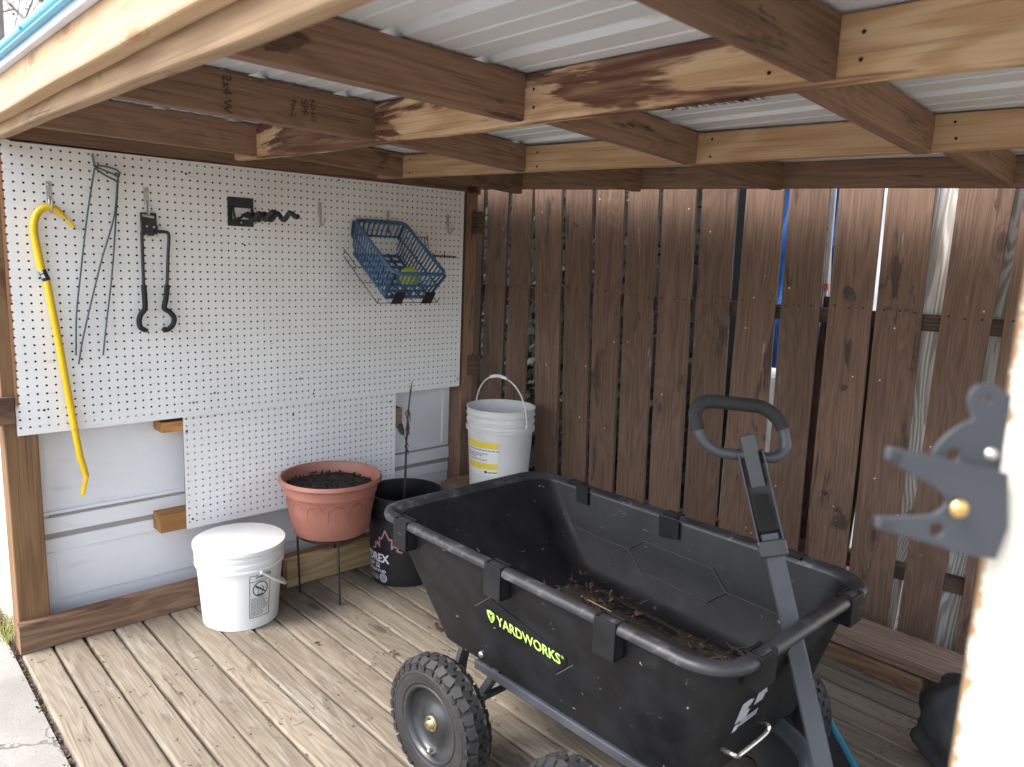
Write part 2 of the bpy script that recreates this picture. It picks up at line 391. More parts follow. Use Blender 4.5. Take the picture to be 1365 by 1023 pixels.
# blackened dark ink stamps on a joist and the light beam
ink = plastic('ink', (.03, .022, .02), .7)
def text_mesh(s, size, font_w=1.0, extrude=0, bold=0.0):
    cu = bpy.data.curves.new('txt', 'FONT'); cu.body = s; cu.size = size; cu.extrude = extrude; cu.offset = bold
    cu.align_x = 'CENTER'; cu.align_y = 'CENTER'; cu.space_character = font_w; cu.resolution_u = 3
    o = bpy.data.objects.new('txt', cu); COL.objects.link(o); dg = bpy.context.evaluated_depsgraph_get()
    me = bpy.data.meshes.new_from_object(o.evaluated_get(dg)); bpy.data.objects.remove(o); bpy.data.curves.remove(cu)
    vs = [v.co.copy() for v in me.vertices]; fs = [list(p.vertices) for p in me.polygons]; bpy.data.meshes.remove(me)
    return vs, fs
NAILS.each('beam_nail', metal('rusty_nail', (.05, .035, .028), .7), shed)
vs, fs = text_mesh('TIMBERJACK', .034, 1.1, 0, .0006)
b = MB(); F = frame((1.99-.13, LB(1.86)+.019, 1.592-.0032), (-1, -.038, 0), (0, 1, 0)); b.add([F @ v for v in vs], fs)
b.build('ink_stamp', ink, shed)
for (s, sz, yy, zz) in (('2x4 W', .03, -1.47, 1.648), ('SPF', .026, -1.27, 1.65), ('KD-HT', .018, -1.245, 1.645), ('No.2', .02, -1.30, 1.643)):
    b = MB(); vs, fs = text_mesh(s, sz); F = frame((.838+.0018+.03*(abs(yy)-1.05)/.72, yy, zz), (0, 0, -1), (0, 1, 0)); b.add([F @ v for v in vs], fs)
    b.build('ink_stamp', ink, shed)
# posts and wall framing
board('front_post', (-.0515, -1.776, -.1), (-.0515, -1.776, 1.57), (0, 1, 0), .089, .089, M['post'], shed, .004)
board('corner_post', (-.053, .003, -.03), (-.053, .003, 1.6), (0, 1, 0), .066, .092, M['joist'], shed, .003)
zc0 = hit(13, 567, 0, .01).z; zc1 = hit(13, 530, 0, .01).z
board('cross_block', (-.02, -1.92, (zc0+zc1)/2), (-.02, -1.792, (zc0+zc1)/2), (0, 0, 1), zc1-zc0, .06, M['plate'], shed)
for u0, u1, v0, v1 in ((617, 641, 283, 312), (611, 637, 474, 499)):
    A = hit(u0, (v0+v1)/2, 1, .02); B = hit(u1, (v0+v1)/2, 1, .02)
    h = (hit(u0, v0, 1, .02)-hit(u0, v1, 1, .02)).z
    board('cross_block', A, B, (0, 0, 1), h, .036, M['fencedark'], shed)
bp = board('bottom_plate', (.0135, -1.826, .049), (.0135, .05, .049), (0, 0, 1), .098, .037, M['plate'], shed, .004, .001)
# dark wet end on the plate comes from its own stain; old panelled door used as siding
t = NT('siding_paint'); c = t.coord(); n = t.noise(c, 3, 6, .6); st = t.noise(t.map(c, (1, 2.5, 14)), 1.6, 6, .7)
k = t.mix(t.step(n, .3, .7), (.78, .78, .80), (.84, .845, .86)); k = t.mix(t.math('MULTIPLY', t.step(st, .58, .76), .32), k, (.45, .44, .42))
fl = t.noise(c, 70, 4, .7); k = t.mix(t.step(fl, .70, .75), k, (.36, .33, .3)); t.bump(t.noise(t.map(c, (1, 60, 5)), 2, 3), .15, .002); sidm = t.fin(k, .55)
b = MB(); X0 = -.10
b.box((X0-.02, -1.735, -.03), (X0, -.02, 1.6))
def strip(z0, z1, x1, y0=-1.735, y1=-.034, bev=.002): b.box((X0, y0, z0), (X0+x1, y1, z1), None, bev)
strip(.272, .318, .012); strip(.338, .392, .016); strip(.400, .412, .010); strip(.1, .272, .005)
b.box((X0, -1.735, .414), (X0+.008, -1.70, 1.2)); b.box((X0, -1.735, -.03), (X0+.010, -1.69, .27), None, .002)
b.box((X0, -.07, .414), (X0+.008, -.034, 1.2))
for yv in (-1.688, ): b.box((X0, yv, .105), (X0+.007, yv+.014, .268))
b.build('wall_panel', sidm, shed)
b = MB(); b.box((X0+.002, -1.7, .393), (X0+.0125, -.04, .3995)); b.box((X0+.002, -1.735, .319), (X0+.009, -.04, .337)); b.each('groove_shade_strip', plastic('groove_shade', (.34, .33, .31), .9), shed)  # grey strips in the gaps, groove shadow put into their colour
# orange cleats behind the boards
for u0, v0, u1, v1 in ((210, 568, 246, 568), (209, 696, 247, 694)):
    A = hit(u0, v0, 0, -.05); B = A+V((0, .32, 0))
    board('cleat', A, B, (0, 0, 1), .036 if v0 < 600 else .064, .085, M['cleat'], shed)
A = hit(528, 555, 0, -.05); board('cleat', (-.05, A.y-.1, A.z), (-.05, A.y+.004, A.z), (0, 0, 1), .09, .08, M['plate'], shed)

# ------------------------------------------------------------------ pegboards
t = NT('pegboard_paint'); c = t.coord(); n = t.noise(c, 4, 6, .6)
k = t.mix(t.step(n, .25, .75), (.80, .795, .785), (.86, .86, .855))
sc1 = t.noise(t.map(c, (1, 5, 40)), 1.5, 5, .75); k = t.mix(t.math('MULTIPLY', t.step(sc1, .62, .70), .5), k, (.42, .38, .33))
sm1 = t.noise(c, 2.2, 5, .7); k = t.mix(t.math('MULTIPLY', t.step(sm1, .52, .75), .22), k, (.60, .585, .56))
mk = t.noise(c, 26, 3, .6); k = t.mix(t.math('MULTIPLY', t.step(mk, .74, .78), .7), k, (.36, .30, .25))
# paint worn off to brown hardboard along the far edge
sp = t.n('ShaderNodeSeparateXYZ'); t.put(sp.inputs[0], c)
ed = t.math('MULTIPLY_ADD', t.math('SUBTRACT', t.noise(c, 28, 3, .7), .5), .012, sp.outputs[1])
em = t.math('MULTIPLY', t.step(ed, -1.7795, -1.7775, 1, 0), t.step(sp.outputs[2], .775, .80))
k = t.mix(em, k, (.36, .17, .075))
t.bump(t.noise(c, 240, 2), .12, .001); pegm = t.fin(k, .42)
t = NT('hardboard'); hardb = t.fin(t.mix(t.noise(t.coord(), 40, 3), (.08, .045, .028), (.13, .07, .04)), .8)  # hardboard of hole walls and edges, shade of the holes darkened in
def pegboard(name, label, yl, yr, zb, zt, yo, zo, x0):
    hy = [y for y in [yl+yo+i*IN for i in range(200)] if y < yr-.004]; hz = [z for z in [zt-zo-i*IN for i in range(100)] if z > zb+.004]
    by = [yl]+[(hy[i]+hy[i+1])/2 for i in range(len(hy)-1)]+[yr]; bz = [zt]+[(hz[i]+hz[i+1])/2 for i in range(len(hz)-1)]+[zb]
    b = MB(); th = .005; r = .0035; A8 = [math.pi*2*q/8 for q in range(8)]
    for i, y in enumerate(hy):
        for j, z in enumerate(hz):
            y0, y1, z1, z0 = by[i], by[i+1], bz[j], bz[j+1]
            outer = [(y1, z), (y1, z1), (y, z1), (y0, z1), (y0, z), (y0, z0), (y, z0), (y1, z0)]
            inn = [(y+r*math.cos(a), z+r*math.sin(a)) for a in A8]
            v = [(x0, *p) for p in outer]+[(x0, *p) for p in inn]+[(x0-th, *p) for p in inn]
            b.cur = 0; b.add(v, [[q, (q+1) % 8, 8+(q+1) % 8, 8+q] for q in range(8)])
            b.cur = 1; b.add(v[8:], [[q, (q+1) % 8, 8+(q+1) % 8, 8+q] for q in range(8)])
    b.cur = 1; e = 0
    C = [(x0, yl, zb), (x0, yr, zb), (x0, yr, zt), (x0, yl, zt)]; D = [(x0-th, p[1], p[2]) for p in C]
    b.add(C+D, [[q, 4+q, 4+(q+1) % 4, (q+1) % 4] for q in range(4)])
    o = b.build(name, [pegm, hardb]); return o
peg = pegboard('pegboard', 'large white pegboard covered in tools on the left wall of the shed', -1.788, -.05, .699, 1.574, .4*IN, .5*IN, 0)
tag(peg, peg.name and 'large white pegboard with tools hanging on it', 'pegboard')
peg2 = pegboard('pegboard', '', -1.293, -.397, .285, .70, .45*IN, .35*IN, -.0055)
tag(peg2, 'smaller white pegboard mounted low, below the large one and behind the plant pot', 'pegboard')
scr = metal('screw', (.10, .085, .07), .6)
b = MB()
for u, v in ((152, 382), (59, 547), (286, 524), (418, 525), (610, 505), (400, 505), (258, 537), (248, 232), (452, 240), (326, 327)):
    p = hit(u, v, 0, .0005); b.lathe([(.0001, .0015), (.0032, .0015), (.004, 0)], n=10, mat=frame(p, (0, 1, 0), (0, 0, 1)))
b.each('screw', scr, peg)
b = MB()
for u, v in ((249, 575), (257, 692), (520, 536), (391, 553)):
    p = hit(u, v, 0, -.005); b.lathe([(.0001, .0015), (.0035, .0015), (.0045, 0)], n=10, mat=frame(p, (0, 1, 0), (0, 0, 1)))
b.each('screw', scr, peg2)
b = MB()      # black sheet added behind the boards to keep their holes dark
b.box((-.095, -1.72, .72), (-.09, -.06, 1.57)); b.build('added_backing', plastic('backing_black', (.02, .018, .016), .9), shed)

# ------------------------------------------------------------------ fence
FA, FB = .175, .185
fence = thing('board_fence', 'brown stained fence of upright boards closing the back of the shed', 'fence', (1.0, .3, 0))
s = 2.9652
T = [450+v/s for v in (500, 545, 548, 574, 590, 672, 685, 765, 780, 885, 900, 1005, 1018, 1130, 1145, 1265, 1280)]+[905+v/s for v in (60, 85, 222, 255, 405, 428, 585, 620, 795, 812, 1000, 1085, 1305, 1345)]
pk = [(T[i], T[i+1]) for i in range(0, len(T)-1, 2)]
Bx = {4: (780, 862), 5: (880, 975), 6: (990, 1085), 7: (1100, 1210)}
bots = {7: None}
# lower edges measured near z = .45 (v = 650): index of picket -> (u0, u1)
low = {4: (450+780/s, 450+862/s), 5: (450+880/s, 450+975/s), 6: (450+990/s, 450+1085/s), 7: (450+1100/s, 450+1210/s), 8: (450+1230/s, 450+1350/s+.5),
       9: (905+20/s, 905+150/s), 10: (905+168/s, 905+325/s), 11: (905+345/s, 905+490/s), 12: (905+520/s, 905+690/s), 13: (905+705/s, 905+885/s), 14: (905+940/s, 905+1115/s)}
pickets = []
holes_nails = []
for i, (u0, u1) in enumerate(pk+[(905+1345/s, 905+1560/s), (905+1580/s, 905+1800/s), (905+1820/s, 905+2040/s)]):
    a = hitp(u0, 300, FA, FB); c = hitp(u1, 300, FA, FB)
    if i in low: a2 = hitp(low[i][0], 650, FA, FB); c2 = hitp(low[i][1], 650, FA, FB)
    else: a2 = V((a.x-.004, 0, a.z-.95)); c2 = V((c.x-.004, 0, c.z-.95))
    def ext(p, q, z): k = (z-p.z)/(q.z-p.z); return p.x+(q.x-p.x)*k
    zt, zb = 1.80+random.uniform(-.01, .01), -.02
    L0, L1 = ext(a, a2, zt), ext(a, a2, zb); R0, R1 = ext(c, c2, zt), ext(c, c2, zb)
    d = V((1, FB, 0)).normalized(); fy = lambda x: FA+FB*x
    cb = V(((L1+R1)/2, fy((L1+R1)/2), zb)); ct = V(((L0+R0)/2, fy((L0+R0)/2), zt))
    wb = (R1-L1)*math.hypot(1, FB); wt = (R0-L0)*math.hypot(1, FB); w = (wb+wt)/2
    yo = V((-FB, 1, 0)).normalized()*(.0095+random.uniform(-.002, .002))
    o = board('picket', cb+yo, ct+yo, d, max(wb, .025), .018, M['fencedark'] if i == 0 else M['fence'], fence, .0025, .0010, max(wt, .025))
    pickets.append((i, cb, ct, w))
# rails behind the boards
for z in (1.135, .25):
    board('fence_rail', (-.2, FA-.2*FB+.043, z), (3.3, FA+3.3*FB+.043, z), (0, 0, 1), .054, .038, M['fencedark'], fence)
# silvery boards nailed to the far side of the rails
bk = []
for u_, w in ((1258, .15), (1352, .15), (1440, .15)):
    x0 = hitp(u_, 300, FA+.074, FB).x; xb_ = hitp(u_-(64 if u_ < 1300 else 60), 650, FA+.074, FB).x; sl_ = (xb_-x0)/(-.9)
    board('back_board', V((x0-1.45*sl_, FA+FB*x0+.074, -.02)), V((x0+.4*sl_, FA+FB*x0+.074, 1.84)), V((1, FB, 0)), w, .018, M['grey'], fence)
# nail rows
b = MB()
for i, cb, ct, w in pickets:
    n = 3 if w > .1 else 2
    for z in (1.165+random.uniform(-.008, .008), ):
        k = (z-cb.z)/(ct.z-cb.z); p = cb+(ct-cb)*k; d = V((1, FB, 0)).normalized()
        for q in range(n):
            pp = p+d*((q/(n-1)-.5)*w*.68+random.uniform(-.006, .006)) if n > 1 else p
            pp.z += random.uniform(-.006, .006)
            b.lathe([(.0001, .0025), (.0028, .0025), (.0036, .0005)], n=9, mat=frame(pp+V((FB, -1, 0)).normalized()*.0014, (1, FB, 0), (0, 0, 1)))
b.each('fence_nail', darkmetal, fence)
# big dark knots
kn = plastic('knot', (.060, .047, .042), .85, .6, (.10, .075, .06), .5, 60, bump=.6)
b = MB()
for u, v, rx, ry, rot in ((1132, 392, .019, .030, .5), (1124, 516, .015, .013, -.3), (1099, 657, .012, .011, 0), (752, 322, .005, .008, 0), (768, 300, .005, .014, .8), (760, 548, .009, .006, .5), (1209, 413, .011, .007, 0), (1186, 411, .012, .007, 0), (1030, 394, .005, .005, 0), (861, 364, .005, .006, 0), (1216, 742, .012, .010, 0)):
    p = hitp(u, v, FA, FB)+V((FB, -1, 0)).normalized()*.0012
    F = frame(p, V((1, FB, 0)), (0, 0, 1)); n = 24; vs = [F @ V((0, 0, .0012))]
    for q in range(n):
        a = 2*math.pi*q/n; rr = 1+random.uniform(-.3, .22); x_, y_ = rx*rr*math.cos(a), ry*rr*math.sin(a)
        vs.append(F @ V((x_*math.cos(rot)-y_*math.sin(rot), x_*math.sin(rot)+y_*math.cos(rot), 0)))
    b.add(vs, [[0, 1+q, 1+(q+1) % n] for q in range(n)], True)
b.each('wood_knot', kn, fence)
# ------------------------------------------------------------------ pegboard hardware
zinc = metal('zinc', (.62, .62, .60), .38, .3)
hookproto = None
def make_hook(u, v0, v1, label):
    """flat zinc strap hook: strap on the board and an upturned finger"""
    p = hit(u, v0, 0, .002); q = hit(u, v1, 0, .002); L = p.z-q.z
    o = thing('pegboard_hook', label, 'hook', (p.x, p.y, p.z), 'metal hooks on the pegboard')
    b = MB(); b.box((p.x-.001, p.y-.0075, p.z-L*.62), (p.x+.0015, p.y+.0075, p.z), None, .0006)
    for k in (.1, .5): b.lathe([(.0001, .002), (.0036, .0018), (.0042, .0)], n=10, mat=frame((p.x+.0014, p.y, p.z-L*k), (0, 1, 0), (0, 0, 1)))
    b.build('strap', zinc, o)
    b = MB(); b.tube([(p.x+.001, p.y, p.z-L*.55), (p.x+.003, p.y, p.z-L*.8), (p.x+.012, p.y, p.z-L*.98), (p.x+.024, p.y, p.z-L*.96), (p.x+.034, p.y, p.z-L*.78), (p.x+.037, p.y, p.z-L*.62)], .0036, 8)
    b.build('finger', zinc, o); return o
make_hook(64, 242, 284, 'grey metal hook holding the curved end of the yellow crowbar')
make_hook(194, 250, 287, 'grey metal hook holding the black folding double arm hanger')
make_hook(426, 270, 302, 'empty metal hook between the black bracket and the blue basket')
make_hook(517, 281, 312, 'metal hook directly above the blue basket')
make_hook(597, 286, 312, 'empty metal hook nearest the fence, right of the blue basket')
p = hit(123, 206, 0, .002)
o = tag(MB().build('tmp', zinc), 'x', 'x'); COL.objects.unlink(o); bpy.data.objects.remove(o)
b = MB(); b.tube([p, p+V((.006, 0, -.012)), p+V((.01, .002, -.03)), p+V((.022, .004, -.038)), p+V((.03, .004, -.028))], .0036, 8)
tag(b.build('pegboard_hook', zinc), 'thin wire hook at the top left that carries the green wire stakes', 'hook', 'metal hooks on the pegboard')

# yellow crowbar
yel = plastic('yellow_paint', (.80, .52, .02), .4, .08, (.10, .075, .045), .615, 34, 0)
blk = plastic('black_label', (.02, .02, .022), .5)
wht = plastic('white_sticker', (.75, .75, .73), .5)
cw = thing('crowbar', 'yellow steel crowbar hanging by its hooked end from the pegboard', 'crowbar', hit(60, 460, 0, .02))
X = .022
def W(pts, x=X): return [hit(u, v, 0, x) for u, v in pts]
def smooth(pts, n=5):
    pts = [V(p) for p in pts]; P = [pts[0]]+pts+[pts[-1]]; out = []
    for i in range(1, len(P)-2):
        for q in range(n):
            t_ = q/n; a, b_, c_, d_ = P[i-1], P[i], P[i+1], P[i+2]
            out.append(.5*((2*b_)+(c_-a)*t_+(2*a-5*b_+4*c_-d_)*t_*t_+(3*b_-a-3*c_+d_)*t_**3))
    return out+[pts[-1]]
b = MB(); path = smooth(W([(56, 362), (50, 335), (45, 306), (48, 287), (57, 278), (68, 277), (80, 284), (90, 294)]))
rs = [.0115]*(len(path)-8)+[.0115-.0012*i for i in range(8)]
b.tube(path, rs, 6)
e0 = W([(90, 294), (98, 303)]); b.obox((e0[0]+e0[1])/2, e0[1]-e0[0], (1, 0, 0), (e0[1]-e0[0]).cross(V((1, 0, 0))), ((e0[1]-e0[0]).length*1.1, .022, .0085), .002)
b.build('hooked_end', yel, cw)
b = MB(); b.tube(W([(61.5, 372), (75, 440), (92, 532), (107, 612)]), .0112, 6)
q = W([(107, 610), (112, 626), (115, 636), (110, 658)]); b.tube(q[:3], [.0112, .0105, .0095], 6)
b.obox((q[2]+q[3])/2, q[3]-q[2], (1, 0, 0), (q[3]-q[2]).cross(V((1, 0, 0))), ((q[3]-q[2]).length*1.15, .024, .009), .002)
b.build('shaft', yel, cw)
b = MB(); b.tube(W([(55.5, 360), (62, 374)]), .0118, 6); b.build('grip_label', blk, cw)
b = MB()
for v0, v1 in ((349, 353), (355, 358)): pass
pa, pb = W([(55.5, 360), (57.8, 365)]), W([(58, 366), (60.5, 371)])
for a_, b_ in (pa, pb): b.obox((a_+b_)/2+V((.0095, -.006, 0)), b_-a_, (1, 0, 0), (b_-a_).cross(V((1, 0, 0))), ((b_-a_).length*.9, .003, .008))
b.each('sticker', wht, cw)

# bundle of thin green-grey wire stakes
wire = plastic('coated_wire', (.075, .10, .105), .5, .2)
st = thing('wire_stake_set', 'bundle of thin dark green wire stakes hanging from the pegboard by a band', 'wire stakes', hit(130, 350, 0, .02))
for pts, x in (([(126, 225), (116, 290), (107, 370), (102, 420), (101.5, 474)], .02), ([(156, 245), (152, 290), (136, 345), (120, 410), (110, 455), (105, 486)], .024), ([(158, 230), (154, 300), (149, 370), (142, 430), (137.5, 474)], .018)):
    b = MB(); b.tube(smooth(W(pts, x)), .0026, 7); b.build('stake', wire, st)
b = MB(); b.tube(smooth(W([(124, 221), (140, 222), (157, 228), (158, 236), (150, 232), (136, 226), (126, 222)], .026)), .0028, 7)
b.tube(smooth(W([(126, 224), (142, 235), (159, 243)], .03)), .003, 7); b.tube(W([(158, 231), (161, 231)], .02), .003, 6)
b.build('cross_wire', wire, st)

# folding double arm hanger
bl = plastic('black_paint', (.022, .022, .026), .38, .2)
grip = plastic('black_foam', (.018, .018, .02), .75, .2)
h = thing('folding_hanger', 'black folding wall hanger with two hooked arms hanging down on the pegboard', 'hanger', hit(200, 340, 0, .02))
b = MB(); P0 = hit(187, 283, 0, .012); P1 = hit(210, 315, 0, .012)
b.box((.006, P0.y, P1.z), (.010, P1.y, P0.z), None, .0015)
b.box((.010, P0.y, P1.z+.01), (.022, P0.y+.006, P0.z-.03), None, .001); b.box((.010, P1.y-.006, P1.z+.01), (.022, P1.y, P0.z-.04), None, .001)
b.build('plate', bl, h)
b = MB()
for u, v in ((196, 302), (206, 303), (196, 314), (208, 314)):
    p = hit(u, v, 0, .012); b.lathe([(.0001, .003), (.004, .002), (.005, 0)], n=10, mat=frame((.010, p.y, p.z), (0, 1, 0), (0, 0, 1)))
p0, p1 = W([(190, 287), (205, 290)], .018); b.tube([p0, p1], .0045, 8)
b.each('bolt', zinc, h)
b = MB(); b.tube(smooth(W([(210, 309), (220, 309.5), (225, 314), (224, 340), (222.5, 382), (220, 412)], .026), 4), .0055, 8); b.build('arm', bl, h)
b = MB(); b.tube(W([(189, 310), (190, 340), (191.5, 382), (193, 413)], .026), .0055, 8); b.build('arm', bl, h)
b = MB(); b.tube(smooth(W([(223, 380), (221, 400), (219, 411), (226, 416), (232, 424), (230, 434), (222, 440), (217.5, 438)], .026)), .0085, 10); b.build('grip', grip, h)
b = MB(); b.tube(smooth(W([(191.5, 380), (193, 400), (193, 412), (188, 419), (185.5, 427), (187, 436), (193, 440), (195.5, 438)], .026)), .0085, 10); b.build('grip', grip, h)

# wall bracket with two wavy arms
br = thing('wavy_arm_bracket', 'black wall bracket with two wavy rubber coated arms sticking out of the pegboard', 'bracket', hit(320, 285, 0, .01))
P0 = hit(303, 262, 0, .003); P1 = hit(338, 303, 0, .003); H = P0.z-P1.z; Wd = P1.y-P0.y
b = MB()
b.box((.0005, P0.y, P0.z-H*.36), (.005, P1.y, P0.z), None, .0015); b.box((.0005, P0.y, P1.z), (.005, P1.y, P1.z+H*.24), None, .0015)
b.box((.0008, P0.y, P1.z), (.0046, P0.y+Wd*.16, P0.z-.005)); b.box((.0008, P1.y-Wd*.1, P1.z), (.0046, P1.y, P0.z-.005)); b.build('plate', bl, br)
b = MB(); p = hit(322, 297, 0, .006); b.lathe([(.0001, .002), (.003, .002), (.004, 0)], n=10, mat=frame(p, (0, 1, 0), (0, 0, 1))); b.build('screw', zinc, br)
zb = P1.z+.026
b = MB(); b.tube(smooth([(.006, P0.y+.018, P0.z-.03), (.014, P0.y+.016, zb+.025), (.018, P0.y+.02, zb), (.02, P0.y+.04, zb+.004), (.02, P0.y+.052, zb+.016), (.02, P1.y-.03, zb+.014), (.02, P1.y-.018, zb), (.02, P1.y-.008, zb+.012), (.012, P1.y-.008, P0.z-.04)]), .0045, 8); b.build('bent_rod', bl, br)
for yy, xe in ((P0.y+.062, .235), (P1.y-.012, .36)):
    n = 34; b = MB(); pts = []
    for i in range(n):
        x = .012+(xe-.012)*i/(n-1); z = zb+.008+.011*math.sin(x*2*math.pi/.095)*min(1, x/.03)
        if i > n-5: z += .010*(i-n+5)/4
        pts.append((x, yy, z))
    b.tube(pts, .0085, 10); b.build('arm', grip, br)

# wire rack under the blue basket
wr = metal('rack_wire', (.20, .19, .185), .45, .3, (.16, .08, .05))
A = V((.03, -.625, 1.417)); Bq = V((.03, -.392, 1.416)); d = V((.285, 0, -.197)).normalized(); dn = V((d.z, 0, -d.x)); BL = .345; DP = .125
rk = thing('wire_rack', 'tilted brown wire rack on the pegboard that holds the blue basket', 'wire rack', (.06, -.5, 1.2))
def RP(s_, y, k): return V((.03, y, 1.4165))+d*s_+dn*k
b = MB(); kb = DP+.006
y0, y1 = -.655, -.372
rim = [RP(.02, y0, .075), RP(BL, y0, .085), RP(BL, y1, .085), RP(.02, y1, .075)]
flo = [RP(.02, y0, kb+.004), RP(BL+.004, y0, kb+.004), RP(BL+.004, y1, kb+.004), RP(.02, y1, kb+.004)]
b.tube(flo, .0022, 6, True)
for yy in np.linspace(y0, y1, 6)[1:-1]: b.tube([RP(.02, yy, kb+.004), RP(BL+.004, yy, kb+.004)], .0014, 6)
for s_ in (.12, .22): b.tube([RP(s_, y0, kb+.007), RP(s_, y1, kb+.007)], .0014, 6)
for yy in (y0, y1):
    b.tube([RP(BL+.004, yy, kb+.004), RP(BL+.004, yy, kb-.02)], .002, 6)
    b.tube([(.004, yy, 1.415-.13), RP(.03, yy, kb-.02), RP(.03, yy, kb+.004)], .0022, 6)
    b.tube([RP(.03, yy, kb-.02), RP(.15, yy, kb-.02), RP(.15, yy, kb+.004)], .0018, 6)
b.build('wire_frame', wr, rk)
brn = metal('brown_plate', (.10, .085, .08), .5, .25)
for yy in (-.572, -.43):
    b = MB(); c = RP(BL+.0085, yy, kb-.022); b.obox(c, (0, 1, 0), d, dn, (.05, .003, .055), .001); b.build('clip_plate', brn, rk)
b = MB(); p = [hit(u, v, 0, x) for u, v, x in ((577, 341, .03), (592, 342, .03), (608, 343, .03))]
b.tube(p, .004, 8); b.tube([p[1]+V((0, 0, 0)), p[1]+V((0, .004, .022))], .0022, 6)
q0 = p[0]; b.tube([q0+V((0, .009*math.cos(a), .009*math.sin(a))) for a in np.linspace(0, 6.28, 14)[:-1]], .002, 6, True)
b.tube(W([(570, 314), (571, 335)], .02), .002, 6); b.tube(W([(566, 316), (567, 332)], .02), .002, 6); b.tube(W([(555, 316), (571, 317)], .02), .002, 6)
b.build('side_arm', wr, rk)
# blue plastic basket
bluep = plastic('blue_plastic', (.055, .125, .24), .42, .12, (.12, .13, .15), .66, 20)
bs = thing('plastic_basket', 'blue slotted plastic basket tilted outward on the wire rack', 'basket', tuple((A+Bq)/2))
def QP(s_, t_, k):       # s along depth 0..BL, t 0..1 along wall, k depth (0 rim..DP), with taper
    tp = .018*k/DP; yy = -.628+.24*t_; s2 = tp+s_*(BL-2*tp)/BL; y2 = -.628+tp+t_*(.24-2*tp)
    return V((.03, y2, 1.4165))+d*s2+dn*k
b = MB()
def slat(p, q, w, tt=.0022): b.tube([p, q], w, 4)
def wallgrid(fn, n):     # fn(t,k)
    for i in range(n+1):
        t_ = i/n; r_ = .0042 if i not in (0, n) else .007
        b.tube([fn(t_, .004), fn(t_, DP)], [r_, r_*.9], 4)
    for k in (DP*.5, DP-.004): b.tube([fn(j/12, k) for j in range(13)], .0045, 4)
wallgrid(lambda t_, k: QP(t_*BL, 0, k), 17); wallgrid(lambda t_, k: QP(t_*BL, 1, k), 17)
wallgrid(lambda t_, k: QP(0, t_, k), 10); wallgrid(lambda t_, k: QP(BL, t_, k), 11)
b.build('wall_lattice', bluep, bs)
b = MB(); rimp = []
for (s_, t_) in ((0, 0), (BL, 0), (BL, 1), (0, 1)):
    for q in range(5):
        rr = .028; a0 = {(0, 0): math.pi, (BL, 0): 1.5*math.pi, (BL, 1): 0, (0, 1): .5*math.pi}[(s_, t_)]
        a = a0+q*math.pi/8; cs = rr if s_ == 0 else BL-rr; ct = rr if t_ == 0 else .24-rr
        rimp.append(V((.03, -.628+ct+rr*math.sin(a), 1.4165))+d*(cs+rr*math.cos(a))+dn*0)
b.tube(rimp, .0075, 8, True); b.build('rim', bluep, bs)
b = MB()
for i in range(9): b.tube([QP(BL*i/8, 0, DP), QP(BL*i/8, 1, DP)], .006, 4)
for i in range(6): b.tube([QP(0, i/5, DP), QP(BL, i/5, DP)], .007, 4)
b.build('base', bluep, bs)
t = NT('tennis_felt'); c = t.coord(); k = t.mix(t.noise(c, 90, 4), (.42, .48, .06), (.60, .66, .12)); t.bump(t.noise(c, 300, 3), .6, .002); felt = t.fin(k, .95)
b = MB(); bm = bmesh.new(); bmesh.ops.create_icosphere(bm, subdivisions=4, radius=.041); cb_ = QP(BL-.075, .62, DP-.047); b.bm(bm, Matrix.Translation(cb_), True)
tb = b.build('tennis_ball', felt); tag(tb, 'yellow green ball lying in the blue basket', 'ball')

# ------------------------------------------------------------------ buckets
def cone_patch(c, rf, a0, a1, z0, z1, off=.0006, n=14, nz=2):
    vs = [(c[0]+(rf(z0+(z1-z0)*j/nz)+off)*math.cos(a0+(a1-a0)*i/n), c[1]+(rf(z0+(z1-z0)*j/nz)+off)*math.sin(a0+(a1-a0)*i/n), c[2]+z0+(z1-z0)*j/nz) for j in range(nz+1) for i in range(n+1)]
    return vs, [[j*(n+1)+i, j*(n+1)+i+1, (j+1)*(n+1)+i+1, (j+1)*(n+1)+i] for j in range(nz) for i in range(n)]
def cone_text(b, c, rf, s, size, ac, zc, off=.0012, sp=1.0, bold=0.0, wide=1.0):
    vs, fs = text_mesh(s, size, sp, 0, bold); out = []
    for v in vs:
        z = zc+v.y; r_ = rf(z)+off; a = ac+v.x*wide/r_; out.append((c[0]+r_*math.cos(a), c[1]+r_*math.sin(a), c[2]+z))
    b.add(out, fs)
def ring(b, pts, w):                       # flat strip along points already on a surface
    b.tube(pts, w, 5)
def bucket(name, label, c, Hh, rt, rb, mat, inner, ribs, group=None):
    o = thing(name, label, 'bucket', c)
    rf = lambda z: rb+(rt-rb)*z/Hh
    prof = [(.0001, .004), (rb-.01, .004), (rb-.006, 0), (rb, .002), (rf(.01), .01)]
    z = ribs[0][0]-.004; prof.append((rf(z), z))
    for z0, z1, e in ribs: prof += [(rf(z0), z0), (rf(z0)+e, z0+.003), (rf(z1)+e, z1-.003), (rf(z1), z1)]
    prof += [(rt, Hh-.006), (rt+.003, Hh-.005), (rt+.004, Hh-.001), (rt+.001, Hh), (rt-.003, Hh-.001), (rt-.004, Hh-.01), (rf(Hh*.5)-.003, Hh*.5), (rf(.012)-.003, .012), (.0001, .009)]
    b = MB(); b.lathe(prof, c, 72); b.build('body', mat, o, smooth_angle=R(38)); return o, rf
whitep = plastic('white_plastic', (.80, .81, .81), .35, .03, (.55, .53, .48), .72, 6)
whitep.node_tree.nodes['Principled BSDF'].inputs['Subsurface Weight'].default_value = .0
